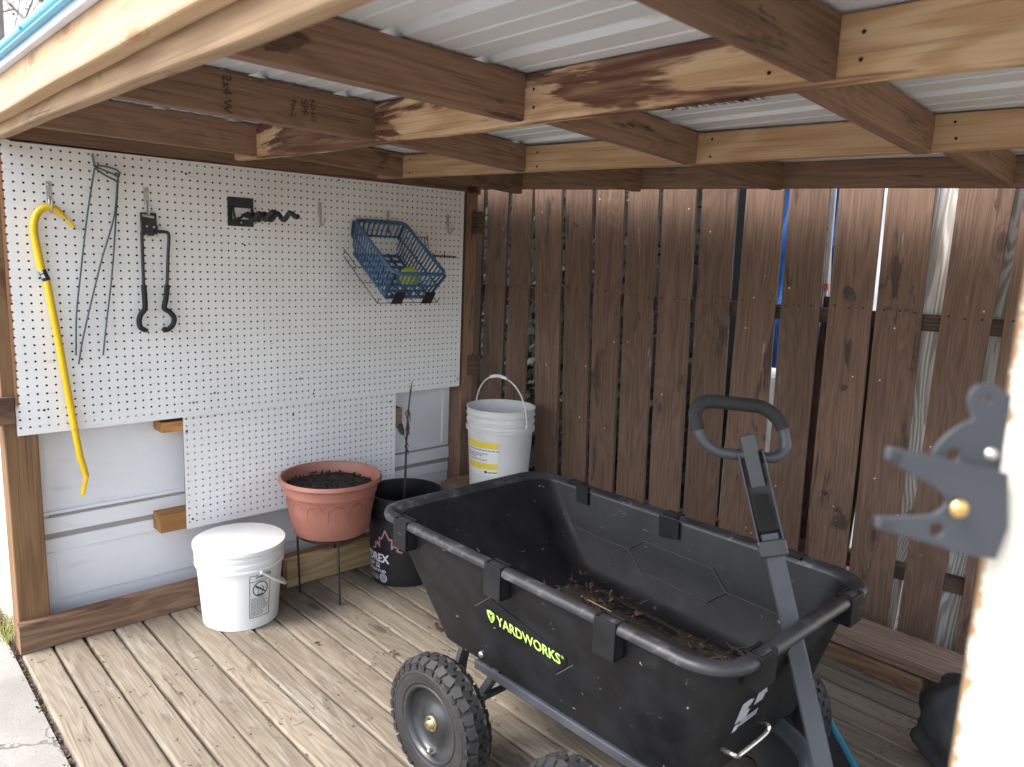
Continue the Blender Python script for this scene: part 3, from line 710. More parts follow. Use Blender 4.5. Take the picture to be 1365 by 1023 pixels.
def bail(b, c, az, re, zp, Rb, tilt, h=1.0, n=26, r=.0034):
    """wire bail pivoting at azimuth az and az+pi; tilt = direction angle of its plane from up"""
    ax = V((math.cos(az), math.sin(az), 0)); sd = V((-math.sin(az), math.cos(az), 0)); up = V((0, 0, math.cos(tilt)))+sd*math.sin(tilt)
    o = V(c)+V((0, 0, zp)); pts = [o+ax*re*math.cos(math.pi*i/n)+up*Rb*max(0, math.sin(math.pi*i/n))**.8 for i in range(n+1)]
    b.tube(pts, r, 8); return pts, o, ax
# white bucket near the wall
wc = (.195, -1.185, .0)
wb, wrf = bucket('plastic_bucket', 'clean white bucket with an added flat top and a black warning label standing on the deck by the wall', wc, .29, .149, .127, whitep, None, ((.208, .222, .006), (.226, .244, .0045), (.252, .268, .004)))
b = MB(); b.lathe([(.0001, .2915), (.1455, .2910), (.1490, .2895), (.1545, .2885), (.1550, .2770), (.1535, .2765)], wc, 64); b.build('top_disc', whitep, wb, smooth_angle=R(30))  # flat white disc added to close the bucket with an even white top
warn = plastic('warning_print', (.03, .03, .033), .6)
warng = plastic('warning_fine_print', (.16, .16, .165), .6)
b = MB(); a0, a1, z0, z1 = R(-11), R(20), .045, .20
b.add(*cone_patch(wc, wrf, a0, a1, z0, z1)); b.build('label', wht, wb)
b = MB()
def cp(a, z, off=.0014): r_ = wrf(z)+off; return (wc[0]+r_*math.cos(a), wc[1]+r_*math.sin(a), wc[2]+z)
for aa in (a0, a1): b.tube([cp(aa, z) for z in np.linspace(z0, z1, 6)], .0009, 4)
for zz in (z0, z1, z1-.022): b.tube([cp(a, zz) for a in np.linspace(a0, a1, 12)], .0009, 4)
am, zm, rr = (a0+a1)/2, .148, .026
circ = [(am+rr*math.cos(t_)/wrf(.15), zm+rr*math.sin(t_)) for t_ in np.linspace(0, 2*math.pi, 30)[:-1]]
b.tube([cp(a, z) for a, z in circ], .0017, 5, True)
b.tube([cp(am+rr*math.cos(t_)*k/wrf(.15), zm+rr*math.sin(t_)*k) for t_ in (R(140),) for k in np.linspace(-1, 1, 8)], .002, 5)
# small figure reaching over a pail in the pictogram
def pic(pts, w): b.tube([cp(am+x/wrf(.15), zm+z, .0012) for x, z in pts], w, 5)
pic([(-.008, -.020), (-.008, -.004), (-.001, -.002), (.006, -.004), (.006, -.020)], .0012); pic([(-.016, .008), (-.006, .004), (.002, .002)], .0022); pic([(.004, .010), (.010, .004), (.012, -.012)], .0016)
pic([(-.014, -.021), (.008, -.021)], .002)
cone_text(b, wc, wrf, 'WARNING', .0105, am+R(3), z1-.0075, .0014, 1, .0004)
cone_text(b, wc, wrf, 'Children can fall in', .006, am+R(2), z1-.016, .0014)
b.build('warning_print', warn, wb)
b = MB(); random.seed(11)
for i in range(13):
    z = .115-.0053*i; e = random.uniform(.55, 1)
    a = a0+R(2)
    while a < a0+(a1-a0)*.93*e:
        w_ = R(random.uniform(1.4, 4.2)); vs, fs = cone_patch(wc, wrf, a, min(a+w_, a1-R(1.5)), z, z+.0024, .0013, 2, 1); b.add(vs, fs); a += w_+R(.8)
b.build('fine_print', warng, wb)
b = MB(); pts, oo, ax = bail(b, wc, R(2), .158, .215, .187, R(128), r=.005); bo = b.build('bail', whitep, wb)
b = MB(); b.tube(pts[11:16], .0075, 10); b.build('grip', whitep, bo)
b = MB()
for sgn in (1, -1): b.lathe([(.0001, .016), (.009, .015), (.013, .004), (.014, 0)], n=16, mat=frame(oo+ax*sgn*.148, ax.cross(V((0, 0, 1)))*sgn, (0, 0, 1)))
b.each('handle_ear', whitep, wb)
# greyish bucket at the back corner, on a low timber
greyp = plastic('dull_white_plastic', (.66, .66, .65), .45, .06, (.42, .41, .39), .64, 5)
gc = (.258, -.019, .276)
gb, grf = bucket('plastic_bucket', 'dull white bucket with a yellow and white label in the back corner by the fence', gc, .372, .150, .128, greyp, None, ((.268, .288, .008), (.302, .318, .005), (.336, .348, .0045)))
ylw = plastic('label_yellow', (.80, .62, .06), .5)
b = MB(); ga0, ga1 = R(-114), R(-45); zl0, zl1 = .088, .235
b.add(*cone_patch(gc, grf, ga0, ga1, zl0, zl1, .0006, 20)); b.build('label', wht, gb)
b = MB(); b.add(*cone_patch(gc, grf, ga0, ga1, zl1-.028, zl1, .0012, 20)); b.add(*cone_patch(gc, grf, ga0, ga1, zl0+.026, zl0+.052, .0012, 20)); b.each('label_band', ylw, gb)
b = MB(); random.seed(5)
for z, e in ((.196, .95), (.180, .7), (.172, .5), (.164, .4), (.152, .72)):
    a = ga0+R(3)
    while a < ga0+(ga1-ga0)*e:
        w_ = R(random.uniform(2, 7)); b.add(*cone_patch(gc, grf, a, a+w_, z, z+.0032, .0014, 3, 1)); a += w_+R(1.5)
b.build('label_print', warn, gb); b = MB(); b.add(*cone_patch(gc, grf, R(-70), R(-65), zl0+.008, zl0+.019, .0014, 4, 1)); b.build('label_mark', warn, gb); b = MB()
cone_text(b, gc, grf, 'nupro feed', .011, R(-55), zl0+.0135, .0014, .9, .0002)
b.build('label_print', warn, gb)
b = MB(); pts, oo, ax = bail(b, gc, R(2), .162, .30, .205, R(-4)); bo = b.build('bail', greyp, gb)
b = MB(); b.tube(pts[11:17], .0075, 10); b.build('grip', whitep, bo)
b = MB()
for sgn in (1, -1): b.lathe([(.0001, .018), (.010, .017), (.016, .004), (.017, 0)], n=16, mat=frame(oo+ax*sgn*.149, ax.cross(V((0, 0, 1)))*sgn, (0, 0, 1)))
b.each('handle_ear', greyp, gb)
# timber step under it
ob = thing('timber_step', 'low brown timber step in the back corner under the dull white bucket', 'timber step', (.2, 0, 0))
for i, yy in enumerate((-.12, -.023)): board('tread', (.03, yy, .255), (.53, yy, .255), (0, 1, 0), .092, .038, M['plank'], ob)
for xx in (.06, .44): board('riser', (xx, -.16, .1175), (xx, .02, .1175), (0, 0, 1), .235, .038, M['plate'], ob)
# black bucket with the white print
blkp = plastic('black_bucket_plastic', (.016, .016, .018), .38, .2, (.05, .05, .05), .66, 8)
kc = (.262, -.532, .0)
kb_, krf = bucket('plastic_bucket', 'black oil bucket printed with a pink maple leaf outline and white lettering', kc, .362, .150, .128, blkp, None, ((.262, .280, .006), (.292, .306, .005), (.326, .338, .004)))
pink = plastic('pink_print', (.42, .20, .26), .5)
wp = plastic('white_print', (.62, .64, .68), .5)
b = MB()
leaf = [(-.085, 0), (-.062, .006), (-.066, .028), (-.052, .020), (-.050, .034), (-.034, .012), (-.036, .052), (-.022, .048), (0, .085), (.022, .048), (.036, .052), (.034, .012), (.050, .034), (.052, .020), (.066, .028), (.062, .006), (.085, 0)]
la, lz = R(-66), .148
pts = []
for (x0_, z0_), (x1_, z1_) in zip(leaf[:-1], leaf[1:]):
    for q in range(3): pts.append((x0_+(x1_-x0_)*q/3, z0_+(z1_-z0_)*q/3))
pts.append(leaf[-1])
for (xa, za), (xb, zb_) in zip(pts[:-1], pts[1:]):
    dx, dz = xb-xa, zb_-za; L = math.hypot(dx, dz)+1e-9; nx_, nz_ = -dz/L*.0036, dx/L*.0036; ex, ez = dx/L*.002, dz/L*.002
    vs = []
    for (x_, z_) in ((xa-ex+nx_, za-ez+nz_), (xb+ex+nx_, zb_+ez+nz_), (xb+ex-nx_, zb_+ez-nz_), (xa-ex-nx_, za-ez-nz_)):
        z = lz+z_; r_ = krf(z)+.001; a = la+x_*.8/r_; vs.append((kc[0]+r_*math.cos(a), kc[1]+r_*math.sin(a), kc[2]+z))
    b.add(vs, [[3, 2, 1, 0]])
b.build('leaf_print', pink, kb_)
b = MB()
cone_text(b, kc, krf, 'HYDREX', .048, R(-96.5), .112, .0012, 1, .0016, .92)
cone_text(b, kc, krf, 'AW 22', .026, R(-95), .080, .0012, 1, .0008)
cone_text(b, kc, krf, 'HYDRAULIC FLUID', .0155, R(-93), .0585, .0012, .95, .0006)
for z in (.038, .030, .022): cone_text(b, kc, krf, 'HUILE HYD 18.9 L', .0085, R(-97), z, .0012)
ca, cz = R(-72), .031
for rr, w_ in ((.0165, .0016), (.010, .0014)):
    n = 26
    for i in range(n):
        t0, t1 = 2*math.pi*i/n, 2*math.pi*(i+1)/n; vs = []
        for r2, t_ in ((rr+w_, t0), (rr+w_, t1), (rr-w_, t1), (rr-w_, t0)):
            z = cz+r2*math.sin(t_); q = krf(z)+.0012; a = ca+r2*math.cos(t_)/q; vs.append((kc[0]+q*math.cos(a), kc[1]+q*math.sin(a), kc[2]+z))
        b.add(vs, [[3, 2, 1, 0]])
cone_text(b, kc, krf, 'G', .012, ca, cz, .0012, 1, .0004)
b.build('lettering', wp, kb_)
# dead plant in the black bucket
dry = plastic('dead_stem', (.045, .032, .028), .8, .3)
pl = thing('dried_plant', 'dead dark plant stem with a single leaf standing in the black bucket', 'plant', (kc[0], kc[1], .05))
px = lambda u, v: hit(u, v, 0, .24)
stem = smooth([V((.245, -.545, .06)), px(539, 655), px(541, 610), px(542, 580), px(544, 552), px(547, 522)])
b = MB(); b.tube(stem, [.006-.0035*i/len(stem) for i in range(len(stem))], 7); b.build('stem', dry, pl)
b = MB(); random.seed(2)
for i in range(11):
    p = stem[random.randint(len(stem)//2, len(stem)-2)]; L = random.uniform(.03, .085)
    b.tube([p, p+V((random.uniform(-.01, .01), random.uniform(-.008, .008), -L*.4)), p+V((random.uniform(-.012, .012), random.uniform(-.012, .012), -L))], [.0025, .003, .001], 5)
for i in range(3): b.tube([stem[-1-i], stem[-1]+V((random.uniform(-.02, .02), random.uniform(-.02, .02), .02+.01*i))], [.003, .001], 5)
b.build('withered_leaves', dry, pl)
b = MB(); F = frame(px(535, 572), (0, .35, -1), (0, 1, .3)); n = 12
b.add([F @ V((.028*math.cos(2*math.pi*i/n), .0145*math.sin(2*math.pi*i/n), .004*math.cos(4*math.pi*i/n))) for i in range(n)]+[F @ V((0, 0, -.004))], [[i, (i+1) % n, n] for i in range(n)], True)
b.tube([px(540, 584), px(536, 575)], .0015, 5)
b.build('leaf', plastic('dark_leaf', (.035, .05, .035), .6, .3), pl)
# terracotta pot on a black wire stand
terra = plastic('terracotta_plastic', (.34, .140, .102), .5, .1, (.45, .27, .21), .60, 7)
tc = (.195, -.825, .238)
tp = thing('plant_pot', 'terracotta plastic pot full of dark soil on a black wire stand', 'plant pot', tc)
prof = [(.0001, .003), (.12, .003), (.128, 0), (.139, .006), (.147, .03), (.158, .10), (.167, .158), (.1725, .163), (.1755, .196), (.184, .200), (.192, .206), (.191, .216), (.186, .221), (.180, .219), (.176, .212), (.170, .19), (.165, .165), (.0001, .165)]
b = MB(); b.lathe(prof, tc, 80); b.build('body', terra, tp, smooth_angle=R(40))
b = MB()       # raised arches round the side
na = 13
tr = lambda z: .139+(z-.006)*(.167-.139)/.154
for i in range(na):
    ac = 2*math.pi*i/na+.1; hw = math.pi/na*.80; pts = []
    for z in np.linspace(.02, .115, 6): pts.append((ac-hw, z))
    for t_ in np.linspace(math.pi, 0, 9)[1:-1]: pts.append((ac+hw*math.cos(t_), .115+.030*math.sin(t_)))
    pts = [p for p in pts] 
    b.tube([(tc[0]+(tr(z)+.0)*math.cos(a), tc[1]+(tr(z)+.0)*math.sin(a), tc[2]+z) for a, z in pts], .0027, 6)
b.build('arch_relief', plastic('terracotta_groove', (.22, .085, .055), .6), tp)
t = NT('potting_soil'); c = t.coord(); n = t.noise(c, 60, 5, .75); k = t.mix(n, (.006, .005, .004), (.06, .045, .032)); t.bump(n, 1, .02); soilm = t.fin(k, .95)
b = MB(); n, nr = 40, 14; vs = [(tc[0], tc[1], tc[2]+.185)]; random.seed(9)
for j in range(1, nr+1):
    for i in range(n):
        a = 2*math.pi*i/n; r_ = .170*j/nr; vs.append((tc[0]+r_*math.cos(a), tc[1]+r_*math.sin(a), tc[2]+.186-.012*(j/nr)**3+random.uniform(-.005, .006)))
b.add(vs, [[0, 1+i, 1+(i+1) % n] for i in range(n)]+[[1+j*n+i, 1+(j+1)*n+i, 1+(j+1)*n+(i+1) % n, 1+j*n+(i+1) % n] for j in range(nr-1) for i in range(n)])
for i in range(260):
    a, r_ = random.uniform(0, 6.28), .16*math.sqrt(random.random()); p = V((tc[0]+r_*math.cos(a), tc[1]+r_*math.sin(a), tc[2]+.188)); s_ = random.uniform(.002, .006)
    ax_ = V((random.uniform(-1, 1), random.uniform(-1, 1), random.uniform(-.3, 1))).normalized(); b.obox(p, ax_, ax_.orthogonal(), ax_.cross(ax_.orthogonal()), (s_*2, s_, s_*.8))
b.build('soil', soilm, tp)
sd = thing('plant_stand', 'thin black wire stand carrying the terracotta pot', 'plant stand', (.2, -.83, 0))
bw = plastic('black_wire', (.015, .015, .017), .45, .2)
b = MB(); b.tube([(tc[0]+.128*math.cos(2*math.pi*i/40), tc[1]+.128*math.sin(2*math.pi*i/40), .2335) for i in range(40)], .004, 8, True); b.build('ring', bw, sd)
for (x, y), foot in (((.166, -.941), (-.02, -.03)), ((.09, -.749), (-.012, .012)), ((.351, -.877), (.012, -.006))):
    top = V((tc[0], tc[1], .2335))+(V((x, y, 0))-V((tc[0], tc[1], 0))).normalized()*.128
    b = MB(); b.tube([top, V((x*.8+top.x*.2, y*.8+top.y*.2, .055)), V((x, y, .004))], .0042, 8); b.build('leg', bw, sd)
# pine offcut lying along the bottom plate
o = board('pine_offcut', (.082, -.960, .056), (.082, -.13, .056), (0, 0, 1), .110, .037, wood('offcut_pine', (.60, .43, .25), (.43, .28, .14), ring=.5, ringf=22, knots=.2, fibre=.3), None, .004)
tag(o, 'pale pine offcut standing on edge against the bottom plate behind the plant stand', 'timber')
# planks by the fence
o = board('old_plank', (1.02, .314, .0735), (2.16, .314, .0735), (0, 1, 0), .186, .037, M['plank'], None, .004, .001)
tag(o, 'wide weathered plank lying on top of another board at the foot of the fence', 'plank')
o = board('lumber_offcut', (1.1, .27, .0265), (1.985, .245, .0265), (0, 1, 0), .089, .050, M['plate'], None, .003)
tag(o, 'shorter brown board on the deck underneath the wide weathered plank', 'board')
# ------------------------------------------------------------------ dump cart
tubm = plastic('tub_plastic', (.0085, .0088, .0105), .5, .4, (.030, .030, .030), .60, 14, 1.0, .14, 90, .28)
steel = plastic('grey_steel_paint', (.050, .056, .066), .36, .15, (.10, .095, .09), .68, 22, .3)
cart = thing('dump_cart', 'black plastic garden dump cart with knobbly tyres and a tall pull handle', 'cart', (1.5, -.79, 0))
def rrect(x0, x1, y0, y1, r_, z, n=8):
    out = []
    for cx, cy, a0 in ((x1-r_, y1-r_, 0), (x0+r_, y1-r_, 90), (x0+r_, y0+r_, 180), (x1-r_, y0+r_, 270)):
        for q in range(n+1):
            a = R(a0+90*q/n); out.append((cx+r_*math.cos(a), cy+r_*math.sin(a), z))
    return out
RX = (.963, 2.039, -1.099, -.488)
def rim_level(off, z): return rrect(RX[0]-off, RX[1]+off, RX[2]-off, RX[3]+off, .075+off, z)
def lerp_level(k, z, ins=0):               # k = 0 floor, 1 rim
    F_ = (1.140, 1.955, -1.030, -.556); x0, x1, y0, y1 = [F_[i]+(RX[i]-F_[i])*k for i in range(4)]
    return rrect(x0+ins, x1-ins, y0+ins, y1-ins, .05+.025*k, z)
floorz = lambda x: .368-.055*(x-1.25)
def inner(k, ins=0):                       # inside of the tub down to its tilted floor
    F_ = (1.235, 1.925, -1.005, -.558); x0, x1, y0, y1 = [F_[i]+(RX[i]-F_[i])*k for i in range(4)]
    return [(x, y, floorz(x)+(.598-floorz(x))*k) for x, y, z in rrect(x0+.008+ins, x1-.008-ins, y0+.008+ins, y1-.008-ins, .05+.025*k, 0)]
lv = [rrect(1.175, 1.92, -.995, -.59, .03, .258), lerp_level(.0, .272), lerp_level(.35, .378), lerp_level(.97, .566), rim_level(-.002, .580), rim_level(.017, .5785), rim_level(.0245, .582), rim_level(.0265, .589), rim_level(.0235, .597), rim_level(.015, .6015), rim_level(.002, .6015), rim_level(-.008, .595), inner(.95), inner(.5), inner(.10), inner(.035, .014), inner(0, .035)]
b = MB(); N = len(lv[0]); vs = [p for l in lv for p in l]
fs = [[i*N+j, i*N+(j+1) % N, (i+1)*N+(j+1) % N, (i+1)*N+j] for i in range(len(lv)-1) for j in range(N)]
fs.append(list(range(N))[::-1]); fs.append([(len(lv)-1)*N+j for j in range(N)])
b.add(vs, fs)
for i_ in range(5*N, 12*N): b.mi[i_] = 1
for yy in (-.90, -.78, -.66): b.obox((1.58, yy, floorz(1.58)+.003), (1, 0, -.055), (0, 1, 0), (0, 0, 1), (.60, .04, .012), .003)
rimm = plastic('worn_rim', (.024, .025, .029), .42, .35, (.14, .14, .145), .52, 18, .8, .15)
tub = b.build('tub', [tubm, rimm], cart, smooth_angle=R(42))
farY = None
NS = .97*(RX[2]+1.030)/.294
def hit_near(u, v): 
    d_ = ray(u, v); s_ = NS; t_ = (-1.030-s_*.272+s_*CP.z-CP.y)/(d_.y-s_*d_.z); return CP+d_*t_
def hit_far(u, v):
    d_ = ray(u, v); s_ = .061/.25; t_ = (-.558-s_*.35+s_*CP.z-CP.y)/(d_.y-s_*d_.z); return CP+d_*t_
# stake pockets on the rim
hollow_shade = plastic('painted_hollow_shade', (.004, .004, .004), .9)  # near black colour standing in for the shade inside hollows
def pocket(o_, dx, dn_, w, dp, z0=.505, z1=.603):
    """o_ at the rim edge, dx along the rim, dn_ outward"""
    dx, dn_ = V(dx), V(dn_); b = MB(); th = .005; zc, h_ = (z0+z1)/2, z1-z0
    b.obox(V(o_)+dn_*dp+V((0, 0, zc)), dx, dn_, (0, 0, 1), (w, th, h_), .0015)
    for s_ in (-1, 1):
        b.obox(V(o_)+dx*s_*(w/2-th/2)+dn_*(dp*.5-.006)+V((0, 0, zc)), dx, dn_, (0, 0, 1), (th, dp+.010, h_), .0012)
    b.obox(V(o_)-dn_*.008+V((0, 0, z1-.004)), dx, dn_, (0, 0, 1), (w, .006, .009), .0012)
    q = b.build('stake_pocket', tubm, cart)
    if dn_.y < -.5: b = MB(); b.obox(V(o_)+dx*(w/2-.0005)+dn_*(dp*.5-.004)+V((0, 0, zc-.004)), dx, dn_, (0, 0, 1), (.003, dp-.006, h_-.022)); b.build('side_shade_plate', hollow_shade, q)  # dark plate on the side wall, shade of an opening painted on
    b = MB(); b.obox(V(o_)+dn_*(dp*.45-.002)+V((0, 0, z1-.010)), dx, dn_, (0, 0, 1), (w-.011, dp+.001, .004)); b.build('slot_shade', hollow_shade, q)
for xc in (1.085, 1.455, 1.79): pocket((xc, RX[2]-.002, 0), (1, 0, 0), (0, -1, 0), .056, .0245, .522)
for xc in (1.13, 1.50, 1.86): pocket((xc, RX[3]+.002, 0), (1, 0, 0), (0, 1, 0), .052, .022, .545)
for yc in (-.985, -.60): pocket((RX[1]+.002, yc, 0), (0, 1, 0), (1, 0, 0), .058, .0245, .535)
# flat dark panels painting the shade of the far notches, moulded outline lines
b = MB()
for u0, u1, v0, v1 in ((771, 786, 641, 673), (881, 907, 686, 719)):
    p = [hit_far(u0, v0), hit_far(u0, v1-5), hit_far(u1, v1), hit_far(u1, v0+8)]; p = [q+V((0, -.0095, 0)) for q in p]; b.add(p, [[0, 1, 2, 3]])
b.each('notch_shade', hollow_shade, tub)
b = MB()
cc_ = lambda pts: [hit_far(700+x/2.967, 620+y/2.967)+V((0, -.0085, 0)) for x, y in pts]
b.tube(cc_([(185, 232), (300, 285), (415, 330), (475, 298), (745, 405), (800, 500)]), .0014, 5); b.tube(cc_([(415, 330), (465, 420), (725, 540), (800, 500), (1010, 590)]), .0014, 5)
cn = lambda pts, e=.0005: [hit_near(450+x/2.965, 678+y/2.965)+V((0, -e, 0)) for x, y in pts]
b.tube(cn([(545, 386), (606, 350), (606, 240)]), .0013, 5); b.tube(cn([(868, 655), (930, 620)]), .0013, 5)
b.each('moulding_line', plastic('scuffed_edge', (.07, .07, .072), .5, .3), tub)
b = MB(); hx = cn([(556, 388), (608, 356), (905, 588), (908, 618), (865, 645), (585, 440)], .0025); hb = [p+V((0, .006, 0)) for p in hx]
n = len(hx); b.add(hx+hb, [list(range(n))]+[[i, n+i, n+(i+1) % n, (i+1) % n] for i in range(n)]); b.build('raised_panel', tubm, tub)
# lettering
lime = plastic('lime_print', (.46, .72, .16), .5, .05)
q0, q1 = hit_near(664, 827), hit_near(749, 880); axx = (q1-q0).normalized(); up_ = V((0, NS, 1)).normalized()
vs, fs = text_mesh('YARDWORKS', .040, 1.0, 0, .0008); xs_ = [v.x for v in vs]; w_ = max(xs_)-min(xs_); kx = (q1-q0).length/w_
F = frame((q0+q1)/2+V((0, -.0042, 0)), axx, up_)
b = MB(); b.add([F @ V((v.x*kx, v.y*1.0, 0)) for v in vs], fs)
vs, fs = text_mesh('®', .012); b.add([F @ V((v.x+(q1-q0).length/2+.006, v.y+.012, 0)) for v in vs], fs)
lf = [(-.014, .012), (-.012, .016), (.0, .019), (.012, .016), (.014, .012), (.012, -.002), (.004, -.014), (0, -.018), (-.004, -.014), (-.012, -.002)]
lc = (q0-(q1-q0).normalized()*.021+V((0, -.0042, 0))); F2 = frame(lc, axx, up_); b.add([F2 @ V((x, y, 0)) for x, y in lf], [list(range(len(lf)))[::-1]])
b.build('lettering', lime, tub)
b = MB()
for pts in (((0, -.010), (0, .004)), ((0, .003), (-.006, .010)), ((0, .003), (.006, .010))):
    (xa, ya), (xb, yb_) = pts; b.tube([F2 @ V((xa, ya, .0006)), F2 @ V((xb, yb_, .0006))], .0016, 5)
b.build('leaf_mark', tubm, tub)
ES = .97*(RX[1]-1.955)/.294
endX = lambda z: 1.955+ES*(z-.272)
b = MB(); random.seed(4)
nx_ = V((1, 0, -ES)).normalized()
def endp(y, z, e=.0015): return V((endX(z), y, z))+nx_*e
def endbar(y0, y1, z0, z1): b.add([endp(y0, z0), endp(y1, z0), endp(y1, z1), endp(y0, z1)], [[0, 1, 2, 3]])
yA, yB = -.955, -.845
for i in range(13):
    z = .470-.0052*i
    if i < 9: endbar(-.895, -.853+random.uniform(-.008, .004), z, z+.0034)
    if i > 2: endbar(yA, -.912+random.uniform(-.01, .006), z, z+.0034)
for i in range(3): endbar(-.93, -.86, .402-.006*i, .405-.006*i)
endbar(yA+.004, yA+.022, .384, .400)
b.build('info_print', wp, tub)
# leaf litter and dirt in the tub
t = NT('tub_dirt'); c = t.coord(); n = t.noise(c, 38, 6, .75); k = t.mix(n, (.007, .006, .005), (.060, .046, .034)); t.bump(n, 1, .015); dirtm = t.fin(k, .95)
b = MB(); random.seed(12); nx_i, ny_i = 70, 34; vs = []
for i in range(nx_i+1):
    for j in range(ny_i+1):
        x = 1.275+.61*i/nx_i; y = -.965+.372*j/ny_i; e = min(i, nx_i-i, 6)/6*min(j, ny_i-j, 5)/5
        hgt = .004+.013*(.5+.5*math.sin(x*14+math.sin(y*17)*2))*(.5+.5*math.sin(y*23+x*5)); vs.append((x, y, floorz(x)-.004+e*1.6*(hgt+random.uniform(0, .006))))
b.add(vs, [[i*(ny_i+1)+j, (i+1)*(ny_i+1)+j, (i+1)*(ny_i+1)+j+1, i*(ny_i+1)+j+1] for i in range(nx_i) for j in range(ny_i)], True)
o = b.build('dirt_layer', dirtm); tag(o, 'dark dirt spread over the bottom of the black cart', 'dirt'); o['kind'] = 'stuff'
t = NT('dead_leaf'); c = t.coord(); k = t.mix(t.noise(c, 9, 3), (.045, .024, .015), (.13, .075, .045)); leafm = t.fin(k, .8)
straw = plastic('straw', (.20, .145, .085), .7, .4)
def leaf_shape(b, p, s_, yaw, curl):
    F = Matrix.Translation(p) @ Matrix.Rotation(yaw, 4, 'Z') @ Matrix.Rotation(random.uniform(-.5, .5), 4, 'X') @ Matrix.Rotation(random.uniform(-.4, .4), 4, 'Y')
    n = 10; vs = []
    for i in range(n):
        a = 2*math.pi*i/n; r_ = s_*(1+.35*math.cos(3*a)+random.uniform(-.2, .2)); x, y = r_*math.cos(a), .6*r_*math.sin(a); vs.append(F @ V((x, y, curl*(x*x+y*y)/s_)))
    vs.append(F @ V((0, 0, .001))); b.add(vs, [[i, (i+1) % n, n] for i in range(n)])
b = MB()
for i in range(110):
    if random.random() < .6: x, y = random.gauss(1.40, .10), random.gauss(-.76, .09)
    else: x, y = random.uniform(1.3, 1.88), random.uniform(-.95, -.60)
    if 1.29 < x < 1.88 and -.95 < y < -.605: leaf_shape(b, V((x, y, floorz(x)+.016+random.uniform(0, .010))), random.uniform(.004, .014), random.uniform(0, 6.28), random.uniform(-1.2, 1.6))
b.cur = 1
for i in range(60):
    x, y = (random.gauss(1.83, .035), random.gauss(-.64, .04)) if i < 45 else (random.uniform(1.3, 1.87), random.uniform(-.95, -.62))
    x = min(x, 1.885); y = min(y, -.60)
    a, L = random.uniform(0, 3.14), random.uniform(.012, .05); z = floorz(x)+.014+random.uniform(0, .010); d_ = V((math.cos(a), math.sin(a), random.uniform(-.1, .15)))*L
    b.tube([V((x, y, z)), V((x, y, z))+d_], .0007, 4)
p = hit(775, 795, 2, .385); b.cur = 2; b.tube([p, hit(815, 816, 2, .385)], .0020, 5)
o = b.build('leaf_litter', [leafm, straw, plastic('pale_stick', (.40, .30, .18), .7, .3)]); tag(o, 'dry brown leaves and straw scattered on the bottom of the black cart', 'leaf litter'); o['kind'] = 'stuff'
